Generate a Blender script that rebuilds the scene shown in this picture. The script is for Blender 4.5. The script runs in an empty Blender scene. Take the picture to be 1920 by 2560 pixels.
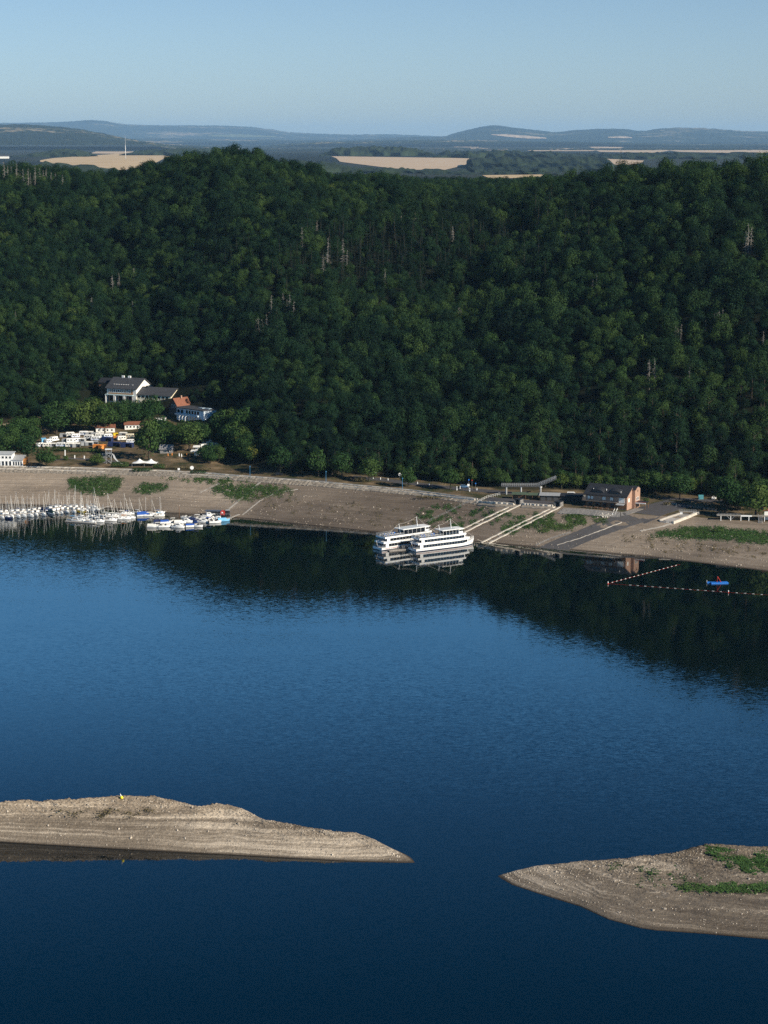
import bpy, math, random
import numpy as np
from mathutils import Vector, Matrix
random.seed(7)
sc = bpy.context.scene
COL = sc.collection
R = math.radians
# ------------------------------------------------------------------ camera
F = 5400.0; HC = 180.0; PITCH = math.atan(930 / F)
CP, SP = math.cos(PITCH), math.sin(PITCH)
cam = bpy.data.cameras.new('camera'); camo = bpy.data.objects.new('camera', cam); COL.objects.link(camo)
camo.location = (0, 0, HC); camo.rotation_euler = (math.pi / 2 - PITCH, 0, 0)
cam.sensor_fit = 'VERTICAL'; cam.sensor_height = 36; cam.sensor_width = 27; cam.lens = F / 2560 * 36
cam.clip_start = 1; cam.clip_end = 200000
sc.camera = camo

def ray(px, py):
    cx = (px - 960) / F; cy = (1280 - py) / F
    return np.array([cx, CP + cy * SP, -SP + cy * CP])
def at_z(px, py, z=0.0):
    d = ray(px, py); t = (z - HC) / d[2]
    return np.array([d[0] * t, d[1] * t, z])
def at_y(px, py, Y):
    d = ray(px, py); t = Y / d[1]
    return np.array([d[0] * t, Y, HC + d[2] * t])
def ppm(Y, z=10):
    return F / (Y * CP + (HC - z) * SP)
def proj(x, y, z):
    dep = y * CP + (HC - z) * SP
    return 960 + F * x / dep, 1280 - F * ((z - HC) * CP + y * SP) / dep

# ------------------------------------------------------------------ noise
def _hash(ix, iy, seed):
    h = (ix.astype(np.int64) * 374761393 + iy.astype(np.int64) * 668265263 + seed * 982451653) & 0x7fffffff
    h = ((h ^ (h >> 13)) * 1274126177) & 0x7fffffff
    h = h ^ (h >> 16)
    return (h & 0xffff) / 65535.0
def vnoise(x, y, seed=0):
    x = np.asarray(x, float); y = np.asarray(y, float)
    ix = np.floor(x); iy = np.floor(y); fx = x - ix; fy = y - iy
    fx = fx * fx * (3 - 2 * fx); fy = fy * fy * (3 - 2 * fy)
    a = _hash(ix, iy, seed); b = _hash(ix + 1, iy, seed); c = _hash(ix, iy + 1, seed); d = _hash(ix + 1, iy + 1, seed)
    return (a * (1 - fx) + b * fx) * (1 - fy) + (c * (1 - fx) + d * fx) * fy
def fbm(x, y, seed=0, o=4):
    s = 0; a = 0.5; t = 0
    for i in range(o):
        s = s + a * vnoise(x * 2 ** i, y * 2 ** i, seed + i * 17); t += a; a *= 0.5
    return s / t

# ------------------------------------------------------------------ materials
MATS = {}
def mat(name, color, rough=0.8, var=0.15, scale=1.0, metal=0.0, spec=0.3, bump=0.0, trans=0.0, stretch=None):
    if name in MATS: return MATS[name]
    m = bpy.data.materials.new(name); m.use_nodes = True
    nt = m.node_tree; b = nt.nodes['Principled BSDF']
    b.inputs['Roughness'].default_value = rough; b.inputs['Metallic'].default_value = metal
    b.inputs['Specular IOR Level'].default_value = spec
    b.inputs['Base Color'].default_value = (*color, 1)
    if var > 0:
        tc = nt.nodes.new('ShaderNodeTexCoord'); n = nt.nodes.new('ShaderNodeTexNoise')
        n.inputs['Scale'].default_value = scale; n.inputs['Detail'].default_value = 5
        src = tc.outputs['Object']
        if stretch:
            mp = nt.nodes.new('ShaderNodeMapping'); mp.inputs['Scale'].default_value = stretch
            nt.links.new(src, mp.inputs['Vector']); src = mp.outputs['Vector']
        nt.links.new(src, n.inputs['Vector'])
        r = nt.nodes.new('ShaderNodeValToRGB')
        r.color_ramp.elements[0].position = 0.3; r.color_ramp.elements[1].position = 0.7
        r.color_ramp.elements[0].color = (*[c * (1 - var) for c in color], 1)
        r.color_ramp.elements[1].color = (*[min(1, c * (1 + var)) for c in color], 1)
        nt.links.new(n.outputs['Fac'], r.inputs['Fac']); nt.links.new(r.outputs['Color'], b.inputs['Base Color'])
        if bump > 0:
            bp = nt.nodes.new('ShaderNodeBump'); bp.inputs['Strength'].default_value = bump
            nt.links.new(n.outputs['Fac'], bp.inputs['Height']); nt.links.new(bp.outputs['Normal'], b.inputs['Normal'])
    MATS[name] = m
    return m

class NT:
    """tiny helper for longer node trees"""
    def __init__(s, name):
        s.m = bpy.data.materials.new(name); s.m.use_nodes = True; s.t = s.m.node_tree
        s.b = s.t.nodes['Principled BSDF']; s.out = s.t.nodes['Material Output']; MATS[name] = s.m
    def n(s, typ, **kw):
        nd = s.t.nodes.new(typ)
        for k, v in kw.items():
            if k.startswith('i_'):
                nd.inputs[k[2:].replace('_', ' ')].default_value = v
            else: setattr(nd, k, v)
        return nd
    def l(s, a, b): s.t.links.new(a, b)
    def math(s, op, a, b=None, clamp=False):
        nd = s.t.nodes.new('ShaderNodeMath'); nd.operation = op; nd.use_clamp = clamp
        for i, v in enumerate((a, b)):
            if v is None: continue
            if isinstance(v, (int, float)): nd.inputs[i].default_value = v
            else: s.l(v, nd.inputs[i])
        return nd.outputs[0]
    def mix(s, fac, a, b, blend='MIX'):
        nd = s.t.nodes.new('ShaderNodeMix'); nd.data_type = 'RGBA'; nd.blend_type = blend
        for k, v in ((0, fac), (6, a), (7, b)):
            if isinstance(v, (int, float)): nd.inputs[k].default_value = v
            elif isinstance(v, tuple): nd.inputs[k].default_value = (*v, 1)
            else: s.l(v, nd.inputs[k])
        return nd.outputs[2]
    def ramp(s, fac, stops):
        nd = s.t.nodes.new('ShaderNodeValToRGB'); e = nd.color_ramp.elements
        while len(e) < len(stops): e.new(0.5)
        for i, (p, c) in enumerate(stops):
            e[i].position = p; e[i].color = (*c, 1) if isinstance(c, tuple) else (c, c, c, 1)
        s.l(fac, nd.inputs['Fac']); return nd.outputs['Color']
    def noise(s, vec, scale, detail=4, rough=0.55):
        nd = s.n('ShaderNodeTexNoise'); nd.inputs['Scale'].default_value = scale; nd.inputs['Detail'].default_value = detail
        nd.inputs['Roughness'].default_value = rough
        s.l(vec, nd.inputs['Vector']); return nd
    def mapping(s, vec, scale):
        nd = s.n('ShaderNodeMapping'); nd.inputs['Scale'].default_value = scale; s.l(vec, nd.inputs['Vector']); return nd.outputs[0]

# water -----------------------------------------------------------
def water_mat():
    k = NT('lake_water'); geo = k.n('ShaderNodeNewGeometry'); pos = geo.outputs['Position']
    k.b.inputs['Base Color'].default_value = (0.0001, 0.003, 0.005, 1)
    k.b.inputs['Roughness'].default_value = 0.03; k.b.inputs['IOR'].default_value = 1.333
    # ripples: calm close to the lee shore, livelier in the open
    big = k.noise(k.mapping(pos, (0.0035, 0.007, 1)), 1.0, 3)
    sx = k.n('ShaderNodeSeparateXYZ'); k.l(pos, sx.inputs[0])
    # distance from the far shore, m (shore runs from upper left to lower right)
    dsh = k.math('SUBTRACT', k.math('ADD', k.math('MULTIPLY', sx.outputs[0], -0.44), 965.0), sx.outputs[1])
    wob = k.math('ADD', k.math('ADD', dsh, k.math('MULTIPLY', sx.outputs[0], -0.45)), k.math('MULTIPLY', big.outputs['Fac'], 110.0))
    up_ = k.math('DIVIDE', k.math('SUBTRACT', wob, 40.0), 270.0, True); up_ = k.math('POWER', up_, 1.35); down = k.math('DIVIDE', k.math('SUBTRACT', wob, 330.0), 150.0, True)
    st = k.math('ADD', k.math('MULTIPLY', up_, 0.165), 0.009)
    st = k.math('SUBTRACT', st, k.math('MULTIPLY', down, 0.13))
    lane = k.noise(k.mapping(pos, (0.006, 0.045, 1)), 1.0, 4, 0.6)      # wind lanes
    st = k.math('MULTIPLY', st, k.math('ADD', k.math('MULTIPLY', lane.outputs['Fac'], 1.5), 0.25))
    n1 = k.noise(k.mapping(pos, (0.55, 1.5, 1)), 1.0, 4, 0.65)
    n2 = k.noise(k.mapping(pos, (2.6, 4.2, 1)), 1.0, 2, 0.5)
    v = k.n('ShaderNodeMix', data_type='VECTOR'); v.inputs[0].default_value = 0.4
    k.l(n1.outputs['Color'], v.inputs[4]); k.l(n2.outputs['Color'], v.inputs[5])
    sub = k.n('ShaderNodeVectorMath', operation='SUBTRACT'); k.l(v.outputs[1], sub.inputs[0]); sub.inputs[1].default_value = (0.5, 0.5, 0.5)
    scl = k.n('ShaderNodeVectorMath', operation='SCALE'); k.l(sub.outputs[0], scl.inputs[0]); k.l(st, scl.inputs['Scale'])
    fl = k.n('ShaderNodeVectorMath', operation='MULTIPLY'); k.l(scl.outputs[0], fl.inputs[0]); fl.inputs[1].default_value = (1, 1, 0)
    ad = k.n('ShaderNodeVectorMath', operation='ADD'); k.l(fl.outputs[0], ad.inputs[0]); ad.inputs[1].default_value = (0, 0, 1)
    no = k.n('ShaderNodeVectorMath', operation='NORMALIZE'); k.l(ad.outputs[0], no.inputs[0])
    k.l(no.outputs[0], k.b.inputs['Normal'])
    return k.m

def bank_mat(name, dark=(0.15, 0.122, 0.094), mid=(0.255, 0.208, 0.162), light=(0.38, 0.32, 0.255), zwet=0.35, zscale=2.6, bump=0.5, forest=False, wb=0.52, stops=(.42, .6, .78), crest=None):
    k = NT(name); geo = k.n('ShaderNodeNewGeometry'); pos = geo.outputs['Position']
    sx = k.n('ShaderNodeSeparateXYZ'); k.l(pos, sx.inputs[0])
    large = k.noise(k.mapping(pos, (0.018, 0.03, 0.02)), 1.0, 4)
    # old waterlines: thin bands that follow the height
    warp = k.noise(k.mapping(pos, (0.06, 0.06, 0.06)), 1.0, 3)
    cz = k.n('ShaderNodeCombineXYZ')
    k.l(k.math('MULTIPLY', sx.outputs[0], 0.02), cz.inputs[0]); k.l(k.math('MULTIPLY', sx.outputs[1], 0.02), cz.inputs[1])
    k.l(k.math('ADD', k.math('MULTIPLY', sx.outputs[2], zscale), k.math('MULTIPLY', warp.outputs['Fac'], 2.2)), cz.inputs[2])
    bands = k.noise(cz.outputs[0], 1.0, 5, 0.7)
    grit = k.noise(pos, 0.9, 6, 0.75)
    fine = k.noise(pos, 3.0, 3, 0.6)
    f = k.math('ADD', k.math('MULTIPLY', large.outputs['Fac'], 0.45), k.math('MULTIPLY', bands.outputs['Fac'], wb))
    f = k.math('ADD', f, k.math('MULTIPLY', grit.outputs['Fac'], 0.70 - wb))
    col = k.ramp(f, [(stops[0], dark), (stops[1], mid), (stops[2], light)])
    spk = k.ramp(fine.outputs['Fac'], [(0.28, 0.55), (0.5, 1.0), (0.74, 1.45)])
    col = k.mix(0.75, col, spk, 'MULTIPLY')
    if crest:   # bleached stones higher up
        cr_ = k.math('DIVIDE', k.math('SUBTRACT', sx.outputs[2], crest[0]), crest[1] - crest[0], True); col = k.mix(cr_, col, k.mix(1.0, col, (1.4, 1.38, 1.34), 'MULTIPLY'))
    wet = k.math('DIVIDE', k.math('SUBTRACT', sx.outputs[2], 0.05), zwet, True)
    col = k.mix(wet, (0.040, 0.031, 0.023), col)
    if forest:   # dry grass above the kerb, leaf litter on the wooded slope
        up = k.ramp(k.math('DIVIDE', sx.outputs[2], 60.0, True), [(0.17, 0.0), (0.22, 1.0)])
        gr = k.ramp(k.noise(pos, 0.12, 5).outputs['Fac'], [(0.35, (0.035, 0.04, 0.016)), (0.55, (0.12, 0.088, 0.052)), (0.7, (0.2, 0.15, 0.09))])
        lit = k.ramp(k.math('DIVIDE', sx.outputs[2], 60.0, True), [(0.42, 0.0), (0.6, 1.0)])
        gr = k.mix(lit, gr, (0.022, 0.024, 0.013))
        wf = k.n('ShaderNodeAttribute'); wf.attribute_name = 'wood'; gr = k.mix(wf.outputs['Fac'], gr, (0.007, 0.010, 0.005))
        mud = k.n('ShaderNodeAttribute'); mud.attribute_name = 'mud'
        col = k.mix(mud.outputs['Fac'], col, k.mix(1.0, col, (0.52, 0.51, 0.51), 'MULTIPLY'))
        att = k.n('ShaderNodeAttribute'); att.attribute_name = 'above'
        col = k.mix(att.outputs['Fac'], col, gr)
    k.l(col, k.b.inputs['Base Color']); k.b.inputs['Roughness'].default_value = 0.95; k.b.inputs['Specular IOR Level'].default_value = 0.14
    bp = k.n('ShaderNodeBump'); bp.inputs['Strength'].default_value = bump; bp.inputs['Distance'].default_value = 0.4
    h = k.math('ADD', k.math('MULTIPLY', grit.outputs['Fac'], 0.8), k.math('MULTIPLY', bands.outputs['Fac'], 0.7))
    k.l(h, bp.inputs['Height']); k.l(bp.outputs['Normal'], k.b.inputs['Normal'])
    return k.m

def leaf_mat(name, c0, c1, c2, tr=0.16):
    k = NT(name); oi = k.n('ShaderNodeObjectInfo'); geo = k.n('ShaderNodeNewGeometry')
    tc = k.n('ShaderNodeTexCoord')
    big = k.noise(geo.outputs['Position'], 0.013, 3)
    r = k.math('ADD', k.math('MULTIPLY', oi.outputs['Random'], 0.6), k.math('MULTIPLY', k.ramp(big.outputs['Fac'], [(0.32, 0.0), (0.68, 1.0)]), 0.4))
    col = k.ramp(r, [(0.1, c0), (0.55, c1), (0.93, c2)])
    cl = k.noise(tc.outputs['Object'], 0.55, 3)
    col = k.mix(1.0, col, k.ramp(cl.outputs['Fac'], [(0.3, 0.6), (0.7, 1.4)]), 'MULTIPLY')
    k.l(col, k.b.inputs['Base Color']); k.b.inputs['Roughness'].default_value = 0.7; k.b.inputs['Specular IOR Level'].default_value = 0.10
    t = k.n('ShaderNodeBsdfTranslucent'); k.l(k.mix(1.0, col, (0.95, 1.25, 0.6), 'MULTIPLY'), t.inputs['Color'])
    mx = k.n('ShaderNodeMixShader'); mx.inputs[0].default_value = tr
    k.l(k.b.outputs[0], mx.inputs[1]); k.l(t.outputs[0], mx.inputs[2]); k.l(mx.outputs[0], k.out.inputs['Surface'])
    return k.m

M_WATER = water_mat()
M_GROUND = bank_mat('shore_ground', forest=True)
M_ISLE = bank_mat('island_gravel', dark=(0.102, 0.081, 0.060), mid=(0.196, 0.161, 0.123), light=(0.47, 0.40, 0.315), zscale=1.5, bump=1.0, wb=0.55, stops=(.43, .58, .70), zwet=.55, crest=(4.8, 8.2))
M_ISLE2 = bank_mat('island_mud', dark=(0.080, 0.064, 0.049), mid=(0.176, 0.145, 0.111), light=(0.41, 0.35, 0.28), zscale=3.6, bump=1.0, wb=0.6, stops=(.43, .58, .69), zwet=.4, crest=(3.6, 4.8))
M_LEAF = leaf_mat('broadleaf_foliage', (0.0035, 0.0145, 0.0085), (0.0115, 0.034, 0.0135), (0.044, 0.080, 0.020))
M_LEAFY = leaf_mat('shore_foliage', (0.014, 0.042, 0.013), (0.032, 0.068, 0.018), (0.072, 0.104, 0.024))
M_YEL = leaf_mat('yellowing_foliage', (0.11, 0.12, 0.025), (0.14, 0.15, 0.03), (0.17, 0.17, 0.04))
M_NEEDLE = leaf_mat('needle_foliage', (0.005, 0.014, 0.011), (0.008, 0.020, 0.013), (0.016, 0.031, 0.016), 0.1)
M_BARK = mat('bark', (0.055, 0.042, 0.032), 0.9, 0.3, 2)
M_DEAD = mat('dead_wood', (0.215, 0.198, 0.178), 0.9, 0.25, 1.5)
M_GRASS = leaf_mat('shore_grass', (0.032, 0.070, 0.020), (0.042, 0.086, 0.024), (0.070, 0.104, 0.032), 0.15)
M_DRY = leaf_mat('dry_shrub', (0.07, 0.06, 0.03), (0.10, 0.085, 0.045), (0.13, 0.10, 0.05), 0.1)
WHITE = mat('white_paint', (0.80, 0.80, 0.78), 0.4, 0.04, 0.6)
WHITEW = mat('white_render', (0.74, 0.72, 0.66), 0.85, 0.08, 0.4)
CREAM = mat('cream_render', (0.78, 0.70, 0.52), 0.85, 0.06, 0.4)
GLASS = mat('dark_glass', (0.012, 0.015, 0.02), 0.08, 0, spec=0.6)
SLATE = mat('slate_roof', (0.050, 0.052, 0.058), 0.7, 0.25, 1.2)
SLATED = mat('dark_slate_roof', (0.022, 0.024, 0.029), 0.65, 0.25, 1.2)
TILE = mat('red_tile_roof', (0.20, 0.080, 0.048), 0.8, 0.2, 1.5)
BRICK = mat('brick_wall', (0.34, 0.215, 0.155), 0.9, 0.12, 1.2)
WOOD = mat('brown_timber', (0.16, 0.085, 0.045), 0.8, 0.25, 1.0)
ORANGE = mat('orange_timber', (0.52, 0.22, 0.06), 0.7, 0.1, 1.0)
CONC = mat('pale_concrete', (0.36, 0.33, 0.29), 0.9, 0.16, 0.7)
CONCG = mat('grey_concrete', (0.26, 0.25, 0.24), 0.9, 0.15, 0.7)
KERB = mat('kerb_stone', (0.50, 0.455, 0.39), 0.9, 0.22, 0.5)
RIP = mat('riprap_stone', (0.215, 0.188, 0.155), 0.95, 0.55, 1.1, bump=0.8)
COBB = mat('cobble_wall', (0.19, 0.18, 0.17), 0.95, 0.4, 1.6, bump=0.6)
ASPH = mat('asphalt', (0.064, 0.062, 0.066), 0.9, 0.14, 0.5)
ASPHL = mat('pale_asphalt', (0.078, 0.074, 0.074), 0.9, 0.14, 0.5)
STEEL = mat('grey_steel', (0.32, 0.33, 0.34), 0.5, 0.08, 1, metal=0.3)
DSTEEL = mat('dark_steel', (0.06, 0.062, 0.065), 0.6, 0.1, 1)
ALU = mat('mast_aluminium', (0.70, 0.68, 0.64), 0.45, 0.03, 1)
BLUEP = mat('blue_plastic', (0.02, 0.16, 0.55), 0.45, 0.1, 1)
NAVY = mat('navy_canvas', (0.012, 0.024, 0.085), 0.8, 0.2, 1)
ROYAL = mat('royal_canvas', (0.015, 0.075, 0.32), 0.75, 0.15, 1)
SKYB = mat('pale_blue_canvas', (0.16, 0.42, 0.66), 0.75, 0.1, 1)
GREENC = mat('green_canvas', (0.02, 0.05, 0.045), 0.8, 0.15, 1)
GREYC = mat('grey_canvas', (0.30, 0.31, 0.32), 0.8, 0.12, 1)
YEL = mat('yellow_paint', (0.78, 0.55, 0.03), 0.5, 0.06, 1)
ORC = mat('orange_canvas', (0.62, 0.23, 0.05), 0.75, 0.12, 1)
RED = mat('red_paint', (0.48, 0.04, 0.025), 0.55, 0.1, 1)
BLACK = mat('black_rubber', (0.015, 0.015, 0.016), 0.7, 0.1, 1)
GOLD = mat('gold_cloth', (0.75, 0.42, 0.02), 0.8, 0.05, 1)
DECK = mat('boat_deck', (0.58, 0.56, 0.52), 0.7, 0.1, 0.9)
BLUEW = mat('blue_white_render', (0.58, 0.65, 0.72), 0.85, 0.08, 0.5)
GREENR = mat('green_roof', (0.07, 0.10, 0.065), 0.8, 0.2, 0.7)
FIELD = None

# ------------------------------------------------------------------ mesh builder
class MB:
    def __init__(s): s.v = []; s.f = []
    def add(s, vs, fs):
        o = len(s.v); s.v += [tuple(v) for v in vs]; s.f += [tuple(i + o for i in f) for f in fs]; return s
    def box(s, c, d, rz=0.0, top=None):
        x, y, z = c; a, b, h = d[0] / 2, d[1] / 2, d[2] / 2
        tx, ty = top if top else (1, 1)
        cr, sr = math.cos(rz), math.sin(rz); vs = []
        for k, (fx, fy) in ((-1, (1, 1)), (1, (tx, ty))):
            for i, j in ((-1, -1), (1, -1), (1, 1), (-1, 1)):
                px, py = i * a * fx, j * b * fy
                vs.append((x + px * cr - py * sr, y + px * sr + py * cr, z + k * h))
        return s.add(vs, [(3, 2, 1, 0), (4, 5, 6, 7), (0, 1, 5, 4), (1, 2, 6, 5), (2, 3, 7, 6), (3, 0, 4, 7)])
    def prism(s, poly, z0, z1):
        n = len(poly)
        vs = [(p[0], p[1], z0) for p in poly] + [(p[0], p[1], z1) for p in poly]
        return s.add(vs, [tuple(range(n - 1, -1, -1)), tuple(range(n, 2 * n))] + [(i, (i + 1) % n, n + (i + 1) % n, n + i) for i in range(n)])
    def xprism(s, prof, x0, x1):            # profile in (y, z), extruded along x
        n = len(prof); vs = [(x0, p[0], p[1]) for p in prof] + [(x1, p[0], p[1]) for p in prof]
        return s.add(vs, [tuple(range(n)), tuple(range(2 * n - 1, n - 1, -1))] + [((i + 1) % n, i, n + i, n + (i + 1) % n) for i in range(n)])
    def yprism(s, prof, y0, y1):            # profile in (x, z)
        n = len(prof); vs = [(p[0], y0, p[1]) for p in prof] + [(p[0], y1, p[1]) for p in prof]
        return s.add(vs, [tuple(range(n - 1, -1, -1)), tuple(range(n, 2 * n))] + [(i, (i + 1) % n, n + (i + 1) % n, n + i) for i in range(n)])
    def tube(s, pts, r, n=5, cap=True):
        pts = [Vector(p) for p in pts]; rs = r if isinstance(r, (list, tuple)) else [r] * len(pts)
        o = len(s.v); m = len(pts)
        for i, p in enumerate(pts):
            d = (pts[min(i + 1, m - 1)] - pts[max(i - 1, 0)]).normalized()
            a = d.cross(Vector((0, 0, 1)) if abs(d.z) < 0.95 else Vector((1, 0, 0))).normalized(); b = d.cross(a)
            for k in range(n):
                t = 2 * math.pi * k / n; q = p + a * (math.cos(t) * rs[i]) + b * (math.sin(t) * rs[i]); s.v.append(tuple(q))
        for i in range(m - 1):
            for k in range(n):
                s.f.append((o + i * n + k, o + i * n + (k + 1) % n, o + (i + 1) * n + (k + 1) % n, o + (i + 1) * n + k))
        if cap:
            s.f.append(tuple(o + k for k in range(n - 1, -1, -1))); s.f.append(tuple(o + (m - 1) * n + k for k in range(n)))
        return s
    def lathe(s, prof, n=12, c=(0, 0, 0)):
        o = len(s.v)
        for r, z in prof:
            for k in range(n):
                t = 2 * math.pi * k / n; s.v.append((c[0] + r * math.cos(t), c[1] + r * math.sin(t), c[2] + z))
        for i in range(len(prof) - 1):
            for k in range(n): s.f.append((o + i * n + k, o + i * n + (k + 1) % n, o + (i + 1) * n + (k + 1) % n, o + (i + 1) * n + k))
        s.f.append(tuple(o + k for k in range(n - 1, -1, -1))); e = o + (len(prof) - 1) * n; s.f.append(tuple(e + k for k in range(n)))
        return s
    def loft(s, rings, close=False, caps=True):
        n = len(rings[0]); o = len(s.v)
        for r in rings: s.v += [tuple(p) for p in r]
        for i in range(len(rings) - 1):
            for k in range(n if close else n - 1): s.f.append((o + i * n + k, o + i * n + (k + 1) % n, o + (i + 1) * n + (k + 1) % n, o + (i + 1) * n + k))
        if caps:
            s.f.append(tuple(o + k for k in range(n - 1, -1, -1))); e = o + (len(rings) - 1) * n; s.f.append(tuple(e + k for k in range(n)))
        return s
    def mesh(s, name, m, smooth=False):
        me = bpy.data.meshes.new(name); me.from_pydata(s.v, [], s.f); me.update()
        if m: me.materials.append(m)
        if smooth: me.polygons.foreach_set('use_smooth', [True] * len(me.polygons))
        return me
    def build(s, name, m, parent=None, loc=None, smooth=False, rz=0):
        o = bpy.data.objects.new(name, s.mesh(name, m, smooth)); COL.objects.link(o)
        if parent: o.parent = parent; KIDS.setdefault(parent.name, []).append(o)
        if loc is not None: o.location = loc
        if rz: o.rotation_euler = (0, 0, rz)
        return o
def rail(mb, pts, h=1.05, sp=1.6, r=0.04, bars=2):
    pts = [Vector(p) for p in pts]
    for a, b in zip(pts[:-1], pts[1:]):
        n = max(1, int((b - a).length / sp))
        for i in range(n + 1):
            p = a.lerp(b, i / n); mb.tube([p, p + Vector((0, 0, h))], r, 4)
        for k in range(bars):
            z = h * (k + 1) / bars; mb.tube([a + Vector((0, 0, z)), b + Vector((0, 0, z))], r, 4)
    return mb
def tag(o, label=None, cat=None, group=None, kind=None):
    if label: o['label'] = label
    if cat: o['category'] = cat
    if group: o['group'] = group
    if kind: o['kind'] = kind
    return o
def thing(name, label, cat, loc, rz=0.0, group=None):
    o = bpy.data.objects.new(name, None); COL.objects.link(o); o.empty_display_size = 0.5
    o.location = loc; o.rotation_euler = (0, 0, rz); return tag(o, label, cat, group)
KIDS = {}
def copy_tree(o, parent=None):
    c = o.copy(); COL.objects.link(c)
    if parent: c.parent = parent; KIDS.setdefault(parent.name, []).append(c)
    for ch in list(KIDS.get(o.name, ())): copy_tree(ch, c)
    return c
def dup(root, loc, rz, label=None, group=None, s=None):
    c = copy_tree(root); c.location = loc; c.rotation_euler = (0, 0, rz)
    if label: c['label'] = label
    if group: c['group'] = group
    if s: c.scale = (s, s, s)
    return c

# ------------------------------------------------------------------ terrain
def cols(pts):
    a = np.array(pts, float); return lambda c: np.interp(c, a[:, 0], a[:, 1])
WL = [(-1400, 1250), (-900, 1254), (-300, 1258), (0, 1261), (150, 1265), (293, 1272), (423, 1283), (520, 1289), (620, 1297), (760, 1312), (946, 1331), (1080, 1345),
      (1202, 1356), (1390, 1372), (1626, 1392), (1920, 1428), (2300, 1475), (2900, 1540), (3400, 1590)]
TP = [(-1400, 1140), (-900, 1150), (0, 1166), (189, 1170), (330, 1175), (513, 1183), (600, 1190), (799, 1205), (1037, 1227), (1189, 1247), (1240, 1257),
      (1370, 1266), (1410, 1268), (1540, 1280), (1640, 1290), (1740, 1293), (1800, 1300), (1920, 1306), (2300, 1330), (2900, 1370), (3400, 1400)]
ZB = cols([(-1400, 13), (0, 13), (600, 12.5), (1200, 11), (1500, 11), (1700, 9.5), (1920, 9), (3400, 9)])
YW = cols([(c, at_z(c, y, 0)[1]) for c, y in WL])
YT = cols([(c, at_z(c, y, float(ZB(c)))[1]) for c, y in TP])
DH = cols([(-1400, 100), (0, 98), (170, 104), (235, 146), (330, 142), (430, 118), (520, 78), (600, 36), (690, 10), (820, 8), (880, 25), (1100, 30), (1300, 38), (1400, 46), (1500, 50), (1620, 54), (1800, 50), (1920, 44), (3400, 50)])
ZH = cols([(-1400, 24), (0, 23), (170, 23.5), (235, 30), (420, 28), (500, 24), (560, 15), (700, 14), (1100, 12.5), (1500, 12), (1920, 11), (3400, 11)])
SK = [(-1400, 430), (-900, 420), (-300, 400), (0, 402), (130, 410), (260, 424), (300, 420), (370, 398), (460, 378), (560, 370), (640, 374), (720, 390), (850, 408),
      (1000, 424), (1080, 446), (1200, 458), (1290, 440), (1400, 420), (1520, 400), (1700, 390), (1920, 380), (2300, 370), (2900, 400), (3400, 420)]
YR = cols([(-1400, 1820), (0, 1790), (300, 1740), (560, 1650), (800, 1600), (1000, 1570), (1200, 1550), (1300, 1520), (1500, 1440), (1700, 1365), (1920, 1310), (3400, 1290)])
ZR = cols([(c, at_y(c, y, float(YR(c)))[2] - (18.0 if c < 800 else 21.0)) for c, y in SK])
def smooth(t): t = np.clip(t, 0, 1); return t * t * (3 - 2 * t)
FARY = np.array([2000, 3400, 8700, 11400, 15000, 21500, 31000, 88000.]); FARP = np.array([480, 466, 428, 396, 386, 376, 367, 355.])
FARZ = np.array([at_y(960, p, y)[2] for p, y in zip(FARP, FARY)])
def zfar(Y): return np.interp(Y, FARY, FARZ)
def H(x, Y, colz=False):
    x = np.asarray(x, float); Y = np.asarray(Y, float)
    c = 960 + F * x / (np.maximum(Y, 300) * 0.9855 + 26)
    yw, yt, zb, zh, yr, zr = YW(c), YT(c), ZB(c), ZH(c), YR(c), ZR(c); yh = yt + DH(c)
    under = -(yw - Y) * 0.16
    tb = np.clip((Y - yw) / (yt - yw), 0, 1)
    rough = (fbm(x * 0.05, Y * 0.09, 3) - 0.5) * 1.1 + (fbm(x * 0.35, Y * 0.5, 9) - 0.5) * 0.35
    bank = zb * (tb * 0.82 + 0.18 * tb ** 3) + rough * np.sin(np.pi * tb) ** 0.7
    tt = np.clip((Y - yt) / (yh - yt), 0, 1); terr = zb + (zh - zb) * tt ** 1.25
    th = np.clip((Y - yh) / (yr - yh), 0, 1)
    g = 0.55 * th + 0.45 * np.sin(np.pi / 2 * th)
    und = ((fbm((x + 0.45 * Y) / 150 + 3.3, Y / 330, 21, 3) - 0.5) * 30 + (fbm(x / 60, Y / 90, 33, 3) - 0.5) * 9) * np.sin(np.pi * th) ** 0.8
    hill = zh + (zr - zh) * g + und
    back = smooth((Y - yr) / 650.0); rear = zr + (zfar(Y) - zr) * back
    z = np.where(Y < yw, under, np.where(Y < yt, bank, np.where(Y < yh, terr, np.where(Y < yr, hill, rear))))
    return z
def h1(x, y): return float(H(np.array([x]), np.array([y]))[0])
_MY = np.arange(860, 2100, 0.5)
def gp(px, py):
    """the point of the ground a pixel of the photograph shows"""
    d = ray(px, py); xs = d[0] / d[1] * _MY; zs = HC + d[2] / d[1] * _MY
    hit = np.nonzero(H(xs, _MY) >= zs)[0]
    i = hit[0] if len(hit) else -1
    return Vector((xs[i], _MY[i], h1(xs[i], _MY[i])))

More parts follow.
